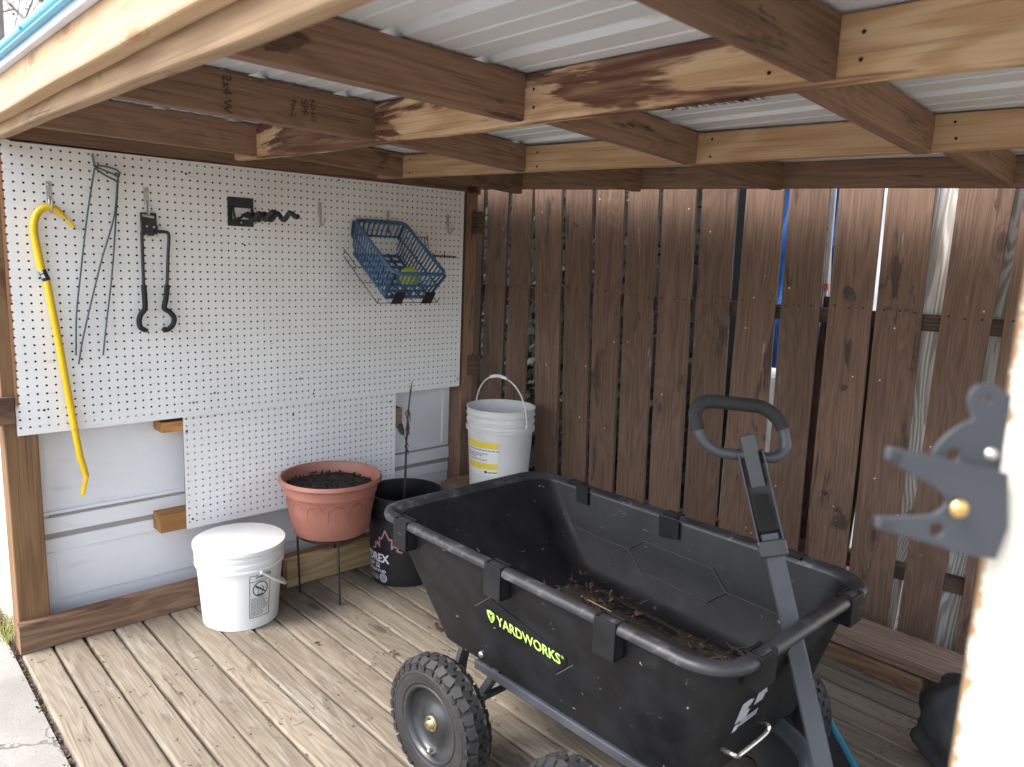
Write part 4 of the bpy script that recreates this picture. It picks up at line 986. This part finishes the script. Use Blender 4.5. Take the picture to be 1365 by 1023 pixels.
# wheels
t = NT('tyre_rubber'); c = t.coord(); n = t.noise(c, 12, 5, .65); k = t.mix(t.step(n, .3, .75), (.010, .010, .0115), (.030, .029, .028)); t.bump(t.noise(c, 120, 3), .25, .002); rubber = t.fin(k, .68)
rimp_ = plastic('rim_paint', (.024, .026, .029), .38, .25, (.085, .08, .075), .62, 20)
brass = metal('brass', (.45, .36, .22), .4, .35, (.14, .08, .05))
def wheel(x, y, side, yaw, r_=.163, w=.077):
    """side = -1: outer face towards -y"""
    Mx = Matrix.Translation((x, y, r_+.001)) @ Matrix.Rotation(yaw, 4, 'Z') @ Matrix.Rotation(math.pi/2*(1 if side < 0 else -1), 4, 'X')
    wl = bpy.data.objects.new('wheel', None); put(wl, Matrix.Translation((x, y, r_)), cart)
    h_ = w/2; b = MB()
    pr = [(.092, -h_*.62), (.094, -h_*.78), (.100, -h_*.86), (.118, -h_*1.0), (.136, -h_*.98), (.148, -h_*.84), (.1545, -h_*.6), (.1575, -h_*.25), (.1575, h_*.25), (.1545, h_*.6), (.148, h_*.84), (.136, h_*.98), (.118, h_*1.0), (.100, h_*.86), (.094, h_*.78), (.092, h_*.62)]
    b.lathe(pr, n=64, mat=Mx)
    b.lathe([(.128, h_*1.0), (.129, h_*1.025), (.131, h_*1.02), (.132, h_*.99)], n=64, mat=Mx); b.lathe([(.103, h_*.88), (.104, h_*.93), (.107, h_*.93), (.109, h_*.92)], n=64, mat=Mx)
    K = 30
    for i in range(K):
        for row, (zz, rr_, tw, lw, lh, ph) in enumerate(((-.62, .1565, .021, .026, .010, 0), (-.21, .1605, .020, .020, .010, .5), (.21, .1605, .020, .020, .010, 0), (.62, .1565, .021, .026, .010, .5))):
            a = 2*math.pi*(i+ph)/K; ti = -.55*np.sign(zz)*(1 if abs(zz) > .5 else 0)
            er = V((math.cos(a), math.sin(a), 0)); et = V((-math.sin(a), math.cos(a), 0)); ez = V((0, 0, 1))
            er2 = (er*math.cos(ti)-ez*math.sin(ti)); ez2 = ez*math.cos(ti)+er*math.sin(ti)
            et2 = (et+ez2*.22*(1 if i % 2 else -1)).normalized(); ez3 = (ez2-et2*ez2.dot(et2)).normalized()
            bm = bmesh.new(); bmesh.ops.create_cube(bm, size=1)
            for v in bm.verts:
                top = 1-.14*(v.co.x > 0); q = er*(rr_-.0025)+ez*zz*h_+er2*v.co.x*lh*.8+et2*v.co.y*tw*top*1.3+ez3*v.co.z*lw*top; v.co = q
            b.bm(bm, Mx)
        a = 2*math.pi*(i+.25)/K
        for sg in (1, -1):      # shoulder lugs
            er = V((math.cos(a), math.sin(a), 0)); et = V((-math.sin(a), math.cos(a), 0))
            bm = bmesh.new(); bmesh.ops.create_cube(bm, size=1)
            for v in bm.verts: v.co = er*(.1435+v.co.x*.012)+et*v.co.y*.017+V((0, 0, sg*(h_*.93+v.co.z*.008)))
            b.bm(bm, Mx)
    b.build('tyre', rubber, wl)
    b = MB(); b.lathe([(.095, h_*.74), (.099, h_*.84), (.096, h_*.9), (.091, h_*.86), (.087, h_*.55), (.082, h_*.22), (.055, h_*.16), (.040, h_*.30), (.030, h_*.55), (.022, h_*.58), (.0001, h_*.58)], n=64, mat=Mx)
    b.lathe([(.095, -h_*.74), (.099, -h_*.84), (.087, -h_*.5), (.05, -h_*.3), (.02, -h_*.8), (.0001, -h_*.8)], n=48, mat=Mx)
    b.build('rim', rimp_, wl)
    b = MB(); b.lathe([(.020, h_*.58), (.020, h_*.70), (.016, h_*.74), (.015, h_*.66), (.012, h_*.66), (.012, h_*.95), (.009, h_*1.0), (.0001, h_*1.0)], n=24, mat=Mx)
    b.lathe([(.0001, h_*.6), (.0055, h_*.6), (.005, h_*.42), (.006, h_*.2)], n=12, mat=Mx @ Matrix.Translation((.0, -.072, .012))); b.build('hub', brass, wl)
    return wl
wheel(1.325, -1.168, -1, R(2)); wheel(1.325, -.412, 1, 0); wheel(1.812, -1.195, -1, R(-6)); wheel(1.815, -.43, 1, R(-6))
# frame under the tub
b = MB()
for yy in (-1.012, -.575): b.obox((1.60, yy, .247), (1, 0, 0), (0, 1, 0), (0, 0, 1), (.62, .034, .024), .003)
for xx in (1.15, 1.9): b.obox((xx, -.79, .246), (0, 1, 0), (1, 0, 0), (0, 0, 1), (.40, .03, .02), .003)
b.tube([(1.325, -1.2, .167), (1.325, -.38, .167)], .0095, 10); b.tube([(1.815, -1.20, .167), (1.815, -.40, .167)], .0095, 10)
b.obox((1.815, -.79, .195), (1, 0, 0), (0, 1, 0), (0, 0, 1), (.09, .56, .035), .004)
b.build('chassis', steel, cart)
for yy in (-1.012, -.57):
    q_ = [hit(u, v, 1, -1.012) for u, v in ((672, 872), (645, 852), (627, 852), (617, 872), (612, 905), (613, 945))]
    q_ = smooth([V((p_.x, yy, p_.z)) for p_ in q_], 5); b = MB()
    for p0_, p1_ in zip(q_[:-1], q_[1:]): b.obox((p0_+p1_)/2, p1_-p0_, (0, 1, 0), (p1_-p0_).cross(V((0, 1, 0))), ((p1_-p0_).length*1.3, .034, .016), .002)
    b.build('axle_bracket', steel, cart)
    a_, c_ = hit(632, 940, 1, -1.012), hit(668, 888, 1, -1.012); a_.y = yy; c_.y = yy; b = MB(); b.obox((a_+c_)/2, c_-a_, (0, 1, 0), (c_-a_).cross(V((0, 1, 0))), ((c_-a_).length, .026, .020), .002); b.build('strut', steel, cart)
b = MB(); b.lathe([(.0001, .008), (.008, .007), (.009, 0)], n=10, mat=frame(hit(643, 872, 1, -1.03), (1, 0, 0), (0, 0, 1))); b.build('bolt', zinc, cart)
b = MB(); fb = [(1.87, -1.03, .235), (1.93, -1.035, .225), (1.985, -.99, .20), (1.99, -.90, .19)]; b.tube(smooth(fb, 5), .016, 10); b.tube(smooth([(1.93, -.66, .26), (2.03, -.70, .25), (2.06, -.74, .20), (2.06, -.77, .13)]), .02, 8); b.each('front_guard', steel, cart)
chrome = metal('chrome', (.72, .70, .64), .22, .15)
p = [hit(u, v, 0, x) for u, v, x in ((1010, 962, 1.985), (1024, 966, 2.03), (1021, 978, 2.035), (990, 1004, 2.035), (983, 1008, 2.035), (975, 1005, 2.03), (961, 998, 1.985))]
b = MB(); b.tube(smooth(p, 5), .0042, 8); b.build('release_loop', chrome, cart)
# pull handle
HA, HB = V((2.107, -.80, .326)), V((1.879, -.80, .945)); hd = (HB-HA).normalized()
hw0 = V((.681, .731, -.07)).normalized(); hw = (hw0-hd*hw0.dot(hd)).normalized(); hn = hd.cross(hw).normalized()
if hn.dot(CP-HB) < 0: hn = -hn
hx1 = (hw+hn).normalized(); hx2 = (hw-hn).normalized()
rotq = R(20)
fa = (hn*math.cos(rotq)-hw*math.sin(rotq)).normalized(); fb_ = hd.cross(fa).normalized()
pk_ = bpy.data.objects.new('pull_handle', None); put(pk_, Matrix.Translation(HA), cart)
def rtube(b, pts, sw, sh):                 # square tube through points with fixed section axes
    pts = [V(p) for p in pts]; vs = []; ch = .18
    for i, p in enumerate(pts):
        t_ = (pts[min(i+1, len(pts)-1)]-pts[max(i-1, 0)]).normalized(); A_ = (fa-t_*fa.dot(t_)).normalized(); B_ = t_.cross(A_)
        for x, y in ((1, 1-ch), (1-ch, 1), (ch-1, 1), (-1, 1-ch), (-1, ch-1), (ch-1, -1), (1-ch, -1), (1, ch-1)): vs.append(p+A_*x*sh/2+B_*y*sw/2)
    b.add(vs, [[i*8+j, i*8+(j+1) % 8, (i+1)*8+(j+1) % 8, (i+1)*8+j] for i in range(len(pts)-1) for j in range(8)]+[list(range(8))[::-1], [8*(len(pts)-1)+j for j in range(8)]])
b = MB(); low_ = [V((2.118, -.80, .14)), V((2.128, -.80, .20)), V((2.126, -.80, .25)), V((2.117, -.80, .295)), HA+hd*.02]
rtube(b, smooth(low_, 4)+[HA+hd*.2, HA+hd*.46], .039, .039); b.build('shaft', steel, pk_)
b = MB(); S0, S1 = HA+hd*.418, HA+hd*.63
# channel sleeve: three walls and a pad
L = (S1-S0).length; cS = (S0+S1)/2
for s_ in (-1, 1): b.obox(cS+fb_*s_*.0245, hd, fa, fb_, (L, .054, .004), .001)
b.obox(cS-fa*.023, hd, fa, fb_, (L, .004, .048), .001); b.obox(S0+hd*.012, hd, fa, fb_, (.035, .058, .058), .005)
rtube(b, [S0+hd*.14, S1+hd*.035], .034, .036)
b.build('sleeve', plastic('dark_steel', (.035, .038, .044), .34, .2, (.12, .11, .09), .62, 30), pk_)
b = MB()
for q, rr in ((.178, .0095),): b.lathe([(.0001, .004), (rr, .003), (rr+.001, 0)], n=18, mat=frame(S0+hd*q+fb_*-.0268, hd, hd.cross(-fb_))); b.lathe([(.0001, .004), (rr, .003), (rr+.001, 0)], n=18, mat=frame(S0+hd*q+fb_*.0268, hd, hd.cross(fb_)))
b.each('pivot_bolt', brass, pk_)
b = MB()
for q in (.135, .226):
    for s_ in (-1, 1): b.lathe([(.0001, .0008), (.0045, .0006)], n=12, mat=frame(S0+hd*q+fb_*s_*.0266+fa*.004, hd, hd.cross(fb_*s_)))
b.obox(S0+hd*.085+fa*.0235, hd, fa, fb_, (.075, .002, .030)); b.each('slot_shade', hollow_shade, pk_)
gT = HB; HW, HH = .093, .056; gp = []
gc_ = S1+hd*.047-hw0*.011
for cx, cy, a0 in ((HW-.05, HH-.045, 0), (-HW+.05, HH-.045, 90), (-HW+.05, -HH+.045, 180), (HW-.05, -HH+.045, 270)):
    for q in range(9): a = R(a0+90*q/8); gp.append(gc_+hw0*(cx+.05*math.cos(a))+hd*(cy+.045*math.sin(a)))
b = MB(); b.tube(gp, .0115, 12, True); b.build('loop', steel, pk_)
b = MB(); b.tube([gp[-1]]*0+gp[0:18]+[gp[18]], .0150, 12); b.build('foam_grip', grip, pk_)

# ------------------------------------------------------------------ gate post and latch near the camera
hf = V((-math.sin(YAW), math.cos(YAW), 0)); hr = V((math.cos(YAW), math.sin(YAW), 0))
t = NT('peeling_white_paint'); c = t.coord(); sp = t.n('ShaderNodeSeparateXYZ'); t.put(sp.inputs[0], c)
n = t.noise(c, 60, 5, .7); e_ = t.math('MULTIPLY_ADD', t.math('SUBTRACT', n, .5), .030, sp.outputs[1])
k = t.mix(t.noise(c, 5, 4), (.46, .43, .36), (.56, .53, .46)); pe = t.step(e_, -.0425, -.0405, 1, 0); k = t.mix(pe, k, (.26, .165, .09))
k = t.mix(t.step(t.noise(c, 34, 4, .7), .70, .74), k, (.45, .38, .3)); t.bump(t.math('ADD', n, t.math('MULTIPLY', pe, -1)), .4, .003); gpm = t.fin(k, .55)
pe0 = CP+ray(1309, 714)*.52
qf = ray(1316, 714); qf.z = 0; qf.normalize(); qr = qf.cross(V((0, 0, 1)))
gpost = board('gate_post', V((pe0.x, pe0.y, -.1))+qr*.046+qf*.045, V((pe0.x, pe0.y, 1.42))+qr*.046+qf*.045, qf, .09, .09, gpm, None, .006, .0004)
tag(gpost, 'white painted gate post with peeling edges close to the camera on the right', 'post')
latm = plastic('latch_paint', (.042, .046, .055), .5, .1, (.11, .11, .115), .66, 60)
lt = thing('gate_latch', 'dark grey metal gate latch with two prongs fixed to the white gate post', 'latch', CP+ray(1300, 650)*.5)
def pxp(x, y, dep): d_ = ray(1140+x/3.787, 490+y/3.787); return CP+d_*dep
def plate_curve(polys, dep, th, name, mat, parent):
    O = pxp(500, 500, dep); nrm = -hf; cu = bpy.data.curves.new('plate', 'CURVE'); cu.dimensions = '2D'; cu.fill_mode = 'BOTH'; cu.extrude = th/2; cu.bevel_depth = .0006; cu.bevel_resolution = 1
    for poly in polys:
        sp_ = cu.splines.new('POLY'); sp_.points.add(len(poly)-1); sp_.use_cyclic_u = True
        for q, (x, y) in enumerate(poly):
            d_ = ray(1140+x/3.787, 490+y/3.787); P_ = CP+d_*((O-CP).dot(hf)/d_.dot(hf)); sp_.points[q].co = ((P_-O).dot(hr), (P_-O).z, 0, 1)
    o = bpy.data.objects.new('plate', cu); COL.objects.link(o); me = bpy.data.meshes.new_from_object(o.evaluated_get(bpy.context.evaluated_depsgraph_get()))
    bpy.data.objects.remove(o); me.materials.clear(); me.materials.append(mat); q = bpy.data.objects.new(name, me)
    m_ = Matrix((hr, V((0, 0, 1)), -hf)).transposed().to_4x4(); m_.translation = O; return put(q, m_, parent)
def cir(x, y, r_, n=20): return [(x+r_*math.cos(2*math.pi*i/n), y+r_*math.sin(2*math.pi*i/n)) for i in range(n)]
plate_curve([[(597, 262), (578, 215), (570, 170), (574, 140), (590, 112), (615, 94), (650, 85), (690, 88), (722, 103), (745, 125), (790, 160), (800, 300), (790, 620), (600, 560), (390, 455), (394, 425), (415, 390), (450, 350), (490, 318), (535, 290), (570, 274)], cir(657, 162, 27), cir(487, 440, 38)], .512, .0026, 'back_plate', latm, lt)
plate_curve([[(165, 405), (235, 420), (430, 460), (560, 492), (760, 540), (760, 800), (700, 960), (585, 945), (480, 920), (400, 890), (230, 842), (112, 808), (105, 780), (110, 752), (165, 757), (372, 750), (410, 735), (450, 705), (465, 680), (455, 655), (420, 615), (370, 580), (300, 548), (230, 505), (165, 465), (158, 435)], cir(405, 815, 40)], .500, .0028, 'prong_plate', latm, lt)
for (xa, ya), (xb, yb_) in (((162, 436), (215, 448)), ((112, 780), (160, 784))):
    b = MB(); a_, c_ = pxp(xa, ya, .4975), pxp(xb, yb_, .499); b.obox((a_+c_)/2, c_-a_, hf, (c_-a_).cross(hf), ((c_-a_).length*1.1, .0065, .0078), .0012); b.build('prong_tip', latm, lt)
bo_ = MB(); p = pxp(525, 714, .496); bo_.lathe([(.0001, .003), (.0035, .0027), (.0058, .0012), (.006, 0)], n=20, mat=frame(p, hr, (0, 0, 1))); bo_.build('pivot_pin', metal('yellow_zinc', (.85, .58, .22), .3, .15), lt)
bo_ = MB(); p = pxp(688, 440, .508); bo_.lathe([(.0001, .003), (.003, .0026), (.0045, 0)], n=16, mat=frame(p, hr, (0, 0, 1))); bo_.build('screw_head', zinc, lt)

# ------------------------------------------------------------------ odds and ends on the deck
random.seed(21)
for u, v, s_, lab in ((587, 838, .026, 'largest dry brown leaf lying on the deck left of the cart'), (422, 858, .010, 'small orange brown leaf fragment on the deck right of the white bucket'), (523, 871, .014, 'torn reddish leaf scrap on the deck just above the cart wheel')):
    p = hit(u, v, 2, .008); b = MB(); leaf_shape(b, p, s_, random.uniform(0, 6), .5); leaf_shape(b, p+V((.008, .004, .003)), s_*.6, random.uniform(0, 6), .9)
    b.tube([p, p+V((-s_*1.6, -s_*1.2, -.003))], .0007, 4); tag(b.build('dry_leaf', leafm), lab, 'leaf', 'dry leaves on the deck')
b = MB(); random.seed(31)
for i in range(230):
    x, y = random.uniform(.1, 2.2), random.uniform(-1.8, .2); a, L = random.uniform(0, 3.14), random.uniform(.006, .03)
    b.tube([(x, y, .0025), (x+L*.5*math.cos(a), y+L*.5*math.sin(a), .003+random.random()*.004), (x+L*math.cos(a+.4), y+L*math.sin(a+.4), .0022)], random.uniform(.0005, .0011), 4)
for i in range(420):
    q_ = random.choice(ys); leaf_shape(b, V((random.uniform(.05, 2.2), q_-.0045+random.gauss(0, .004), -.002+random.uniform(-.003, .003))), random.uniform(.002, .006), random.uniform(0, 6), .4)
for i in range(60): leaf_shape(b, V((random.uniform(.1, 2.0), random.uniform(-1.8, .1), .003)), random.uniform(.003, .006), random.uniform(0, 6), .3)
o = b.build('twig_litter', plastic('twig', (.10, .07, .045), .8, .4)); tag(o, 'tiny twigs and crumbs scattered over the deck boards', 'litter'); o['kind'] = 'stuff'
# debris in the joint between pavement and deck
b = MB()
for i in range(420):
    x = random.uniform(-.1, .95); y = random.uniform(-1.846, -1.822); leaf_shape(b, V((x, y, -.022+random.uniform(-.006, .010))), random.uniform(.003, .008), random.uniform(0, 6), random.uniform(-.5, .8))
o = b.build('joint_debris', debris); tag(o, 'dark leaf crumbs filling the joint between concrete and deck', 'debris'); o['kind'] = 'stuff'
# teal scoop behind the handle
sctl = thing('garden_scoop', 'teal edged black scoop leaning behind the cart handle', 'scoop', hit(1150, 1023, 2, .05))
A_, B_ = hit(1106, 962, 2, .16), hit(1168, 1075, 2, .08); d_ = (B_-A_); e_ = V((-.18, -.09, -.10)); b = MB()
nrm = d_.cross(e_).normalized()
pts = [A_+d_*i/6+nrm*.012*math.sin(i/6*math.pi) for i in range(7)]
vs = []
for i in range(7):
    for j in range(6): vs.append(pts[i]+e_*j/5-nrm*.03*math.sin(j/5*math.pi))
b.add(vs+[v+nrm*.003 for v in vs], [[i*6+j, i*6+j+1, (i+1)*6+j+1, (i+1)*6+j] for i in range(6) for j in range(5)]+[[42+i*6+j, 42+(i+1)*6+j, 42+(i+1)*6+j+1, 42+i*6+j+1] for i in range(6) for j in range(5)], True)
b.build('blade', blkp, sctl)
b = MB(); b.tube(pts, .0085, 8); b.build('edge_strip', plastic('teal_plastic', (.02, .16, .22), .4), sctl)
# black bag at the foot of the gate post
bm = bmesh.new(); bmesh.ops.create_icosphere(bm, subdivisions=5, radius=1); random.seed(3)
from mathutils import noise as mnoise
for v in bm.verts:
    q = v.co.copy(); n_ = mnoise.fractal(q*1.8, 1, 2, 4); v.co = q*(1+.16*n_+.05*mnoise.noise(q*6)); v.co.x *= .23; v.co.y *= .17; v.co.z = max(v.co.z, -.75)*.16*(1.25 if v.co.z > 0 else 1)
c_ = hit(1352, 1062, 2, .0); b = MB(); b.bm(bm, Matrix.Translation(c_+V((0, 0, .12))), True)
o = b.build('rubble_bag', plastic('bag_fabric', (.028, .029, .032), .7, .3, None, .6, 6, 0, .3, 160)); tag(o, 'black crumpled bag on the deck, half hidden by the white gate post', 'bag')

# ------------------------------------------------------------------ beyond the shed
t = NT('pale_brick'); c = t.coord(); br_ = t.n('ShaderNodeTexBrick'); t.put(br_.inputs['Vector'], t.map(t.n('ShaderNodeTexCoord').outputs['Object'], (1, 1, 1)))
sx = t.n('ShaderNodeSeparateXYZ'); t.put(sx.inputs[0], c); cx_ = t.n('ShaderNodeCombineXYZ'); t.put(cx_.inputs[0], t.math('ADD', sx.outputs[0], sx.outputs[1])); t.put(cx_.inputs[1], sx.outputs[2]); t.put(br_.inputs['Vector'], cx_.outputs[0])
br_.inputs['Scale'].default_value = 4.2; br_.inputs['Color1'].default_value = (.56, .40, .34, 1); br_.inputs['Color2'].default_value = (.62, .50, .44, 1); br_.inputs['Mortar'].default_value = (.66, .63, .58, 1); br_.inputs['Mortar Size'].default_value = .03
brick = t.fin(br_.outputs['Color'], .85)
b = MB(); b.box((-1.6, -1.795, -.12), (-.16, -1.60, 1.45)); o = b.build('brick_wall', brick); tag(o, 'pale pinkish brick wall just outside the left post of the shed', 'wall')
grass = plastic('dry_grass', (.30, .30, .10), .7, .4)
b = MB(); random.seed(8)
for i in range(70):
    p = hit(10, 848, 2, -.01)+V((random.gauss(0, .035), random.gauss(.01, .02), 0)); a = random.uniform(0, 6.28); L = random.uniform(.03, .10)
    b.tube([p, p+V((math.cos(a)*L*.25, math.sin(a)*L*.25, L*.6)), p+V((math.cos(a)*L*.7, math.sin(a)*L*.7, L*.85))], [.0015, .0012, .0004], 4)
tag(b.build('grass_tuft', grass), 'small tuft of dry grass growing at the foot of the left post', 'grass')
# hedge, tarp and other things seen through the gaps of the fence
t = NT('hedge_leaf'); c = t.coord(); k = t.mix(t.noise(c, 7, 3), (.004, .007, .004), (.016, .024, .012)); hedgem = t.fin(k, .6)
hd_ = thing('hedge', 'dark dense evergreen hedge growing behind the left half of the fence', 'hedge', (-.2, 1.2, -.12))
b = MB(); random.seed(6)
for i in range(9000):
    x = random.uniform(-2.2, .75); y = .62+.2*x*(x > 0)+random.random()**1.6*.9; z = random.uniform(-.1, 2.0+.12*math.sin(x*4)); s_ = random.uniform(.02, .045)
    a_ = V((random.gauss(0, 1), random.gauss(0, 1), random.gauss(0, 1))).normalized(); o1 = a_.orthogonal().normalized()*s_; o2 = a_.cross(o1.normalized())*s_*.55; p = V((x, y, z))
    b.add([p-o1, p+o2, p+o1, p-o2], [[0, 1, 2, 3]])
b.build('foliage', hedgem, hd_)
b = MB(); b.box((-2.2, .95, -.13), (.78, 1.45, 1.85), None, .1); b.build('added_dark_core', plastic('hedge_core', (.006, .008, .006), .9), hd_)  # solid dark box added to keep the gaps between the leaves dark
b = MB()
for i in range(12):
    x = random.uniform(-2, .6); b.tube([(x, 1.1, -.12), (x+.03, 1.08, .8), (x+.1, 1.0, 1.7)], [.022, .015, .006], 6)
b.build('stem', plastic('bark', (.05, .04, .03), .9), hd_)
tarpm = plastic('blue_tarp', (.010, .045, .15), .6, .3, (.035, .09, .20), .55, 4, 0, .5, 14, .2)
b = MB(); nu, nv = 40, 30; vs = []
for i in range(nu+1):
    for j in range(nv+1):
        x = .50+.72*i/nu; z = (.55+.18*math.sin(i*.35)+.5*max(0, (i/nu-.55)))+(2.02-.45)*j/nv*(1-.12*(i/nu)); z = min(z, 2.0); f_ = .03*math.sin(i*.9+j*.12)+.025*math.sin(i*.7-j*.8)
        vs.append((x, 1.02+.1*x+f_+.10*(j/nv)**3, z))
n_ = len(vs); fs = [[i*(nv+1)+j, (i+1)*(nv+1)+j, (i+1)*(nv+1)+j+1, i*(nv+1)+j+1] for i in range(nu) for j in range(nv)]
b.add(vs, fs, True); o = b.build('blue_tarp', tarpm); md = o.modifiers.new('solid', 'SOLIDIFY'); md.thickness = .003
tag(o, 'blue tarpaulin draped over a stack behind the middle of the fence', 'tarp')
b = MB(); b.box((.50, 1.24, -.12), (1.20, 1.75, 1.80), None, .02); b.box((.86, .84, -.12), (1.16, 1.03, .84), None, .02); o = b.build('covered_stack', plastic('stack_wrap', (.74, .75, .76), .6, .2, (.2, .2, .2), .6, 4)); tag(o, 'pale wrapped stack under the blue tarpaulin behind the fence', 'stack')
wpole = plastic('white_pole', (.72, .74, .76), .45, .05); gpole = plastic('grey_pole', (.36, .40, .43), .4, .1)
pt, pb2 = hitp(1114, 235, FA+.10, FB), hitp(1099, 405, FA+.10, FB)
o = thing('slender_pole', 'slender white pole with an orange band leaning behind the fence gap', 'pole', (pb2.x, pb2.y, 1.1))
dpp = (pb2-pt); b = MB(); b.tube([pt-dpp*.3, pb2], .0085, 10); b.build('shaft', wpole, o)
q = hitp(1101, 383, FA+.10, FB); b = MB(); b.tube([q-dpp.normalized()*.013, q+dpp.normalized()*.013], .0092, 10); b.build('band', plastic('orange_tape', (.75, .20, .03), .5), o)
pt, pb2 = hitp(1107, 235, FA+.13, FB), hitp(1103, 365, FA+.13, FB); pt2 = hitp(1100, 420, FA+.13, FB)
o = thing('slender_pole', 'grey blue pole with black ties standing beside the white pole behind the fence', 'pole', (pt2.x, pt2.y, 1.1))
b = MB(); b.tube([pt+(pt-pb2)*.4, pb2, pt2], .012, 10); b.build('shaft', gpole, o)
b = MB()
for v in (306, 326): q = hitp(1106-.02*(v-306), v, FA+.13, FB); b.tube([q+V((0, 0, -.004)), q+V((0, 0, .004))], .0135, 10)
b.each('tie', blk, o)
pc = hitp(1098, 500, FA+.07, FB); x = pc.x
o = board('stained_slat', V((x-.02, FA+FB*x+.074, -.05)), V((x+.012, FA+FB*x+.074, 1.20)), V((1, FB, 0)), .08, .018, M['fencedark'], None); tag(o, 'short dark brown slat behind the fence gap below the orange banded pole', 'slat')
t = NT('cream_siding'); c = t.coord(); sx = t.n('ShaderNodeSeparateXYZ'); t.put(sx.inputs[0], c); fz = t.math('FRACT', t.math('MULTIPLY', sx.outputs[2], 7)); k = t.mix(t.step(fz, .0, .07), (.35, .33, .3), (.72, .69, .62)); cream = t.fin(k, .6)
b = MB(); b.box((1.0, 3.4, -.14), (7, 3.6, 3.0)); o = b.build('neighbour_wall', cream); tag(o, 'cream sided wall of the neighbouring house behind the right end of the fence', 'wall')
for u_, zt_, wd in ((1170, 1.13, .07),):
    pc = hitp(u_, 440, FA+.07, FB); x = pc.x
    o = board('stained_slat', V((x-.06, FA+FB*x+.074, -.05)), V((x-.012, FA+FB*x+.074, zt_)), V((1, FB, 0)), wd, .018, M['fencedark'], None); tag(o, 'short dark slat behind the thin bright gap, second from the orange banded pole', 'slat')
# bare trees over the roof edge
t = NT('tree_bark'); k = t.mix(t.noise(t.coord(), 6, 4), (.20, .17, .14), (.42, .38, .33)); barkm = t.fin(k, .9)
t = NT('tan_leaf'); k = t.mix(t.noise(t.coord(), 2, 3), (.34, .24, .11), (.52, .42, .27)); tanm = t.fin(k, .8)
def tree(x, y, H_, seed, lab):
    random.seed(seed); o = thing('bare_tree', lab, 'tree', (x, y, -.14), 'bare trees beyond the roof'); tb_ = MB(); cb2 = MB(); lfm = MB()
    tr_ = smooth([(x, y, -.14), (x+.1, y, H_*.35), (x-.1, y+.1, H_*.7), (x, y, H_)], 5); tb_.tube(tr_, [.16*(1-i/len(tr_))+.015 for i in range(len(tr_))], 9); tb_.build('trunk', barkm, o)
    def br(p, d0, L, r_, lvl):
        p2 = p+d0*L*.5+V((random.uniform(-.08, .08)*L,)*3); p3 = p2+(d0+V((random.gauss(0, .25), random.gauss(0, .25), random.gauss(.08, .2)))).normalized()*L*.5
        cb2.tube([p, p2, p3], [r_, r_*.75, r_*.45], 5 if lvl < 2 else 3, caps=False)
        if lvl == 3:
            for q in range(2):
                pp = p2+(p3-p2)*random.random(); a_ = V((random.gauss(0, 1), random.gauss(0, 1), random.gauss(0, 1))).normalized(); o1 = a_.orthogonal().normalized()*.05; o2 = a_.cross(o1)*.7
                if random.random() < .9: lfm.add([pp-o1, pp+o2, pp+o1, pp-o2], [[0, 1, 2, 3]])
            return
        for q in range((5, 5, 5)[lvl]):
            t_ = .25+.75*random.random(); pp = p+(p3-p)*t_; dd = (d0+V((random.gauss(0, .7), random.gauss(0, .7), random.gauss(.1, .5)))).normalized(); br(pp, dd, L*random.uniform(.45, .7), r_*.5, lvl+1)
    for i in range(11):
        k = int(len(tr_)*(.3+.06*i)); k = min(k, len(tr_)-1); a = random.uniform(0, 6.28); br(tr_[k], V((math.cos(a), math.sin(a), .55)).normalized(), H_*random.uniform(.22, .34), .05, 0)
    cb2.build('crown', barkm, o); lfm.build('leaves', tanm, o)
for i, (u, dist, H_) in enumerate(((10, 15, 9.5), (100, 18, 11), (-70, 16, 10))):
    d_ = ray(u, 300); d_.z = 0; d_.normalize(); p = CP+d_*dist
    tree(p.x, p.y, H_, 40+i, ('bare tan twigged tree seen above the turquoise roof edge, nearest the corner', 'taller bare tree standing behind the turquoise roof edge', 'bare tree at the far left beyond the roof edge')[i])

# ------------------------------------------------------------------ light
wo = bpy.data.worlds.new('World'); sc.world = wo; wo.use_nodes = True; nt = wo.node_tree; bg = nt.nodes['Background']
sky = nt.nodes.new('ShaderNodeTexSky'); sky.sky_type = 'NISHITA'; sky.sun_disc = False
SUN_EL, SUN_AZ = R(52), R(200)        # azimuth of the sun, clockwise from +Y
sky.sun_elevation = SUN_EL; sky.sun_rotation = SUN_AZ; sky.air_density = 1.0; sky.dust_density = 3.0; sky.ozone_density = 1.0
hs = nt.nodes.new('ShaderNodeHueSaturation'); hs.inputs['Saturation'].default_value = .62
nt.links.new(sky.outputs[0], hs.inputs['Color']); nt.links.new(hs.outputs[0], bg.inputs[0]); bg.inputs[1].default_value = .15
sl = bpy.data.lights.new('sun', 'SUN'); sl.energy = 1.2; sl.angle = R(25); sl.color = (1, .965, .92); so = bpy.data.objects.new('sun', sl); COL.objects.link(so)
sd_ = V((math.sin(SUN_AZ)*math.cos(SUN_EL), math.cos(SUN_AZ)*math.cos(SUN_EL), math.sin(SUN_EL)))
so.rotation_euler = sd_.to_track_quat('Z', 'Y').to_euler()
sc.view_settings.view_transform = 'Standard'; sc.view_settings.look = 'None'; sc.view_settings.gamma = 1; sc.view_settings.exposure = 1.98
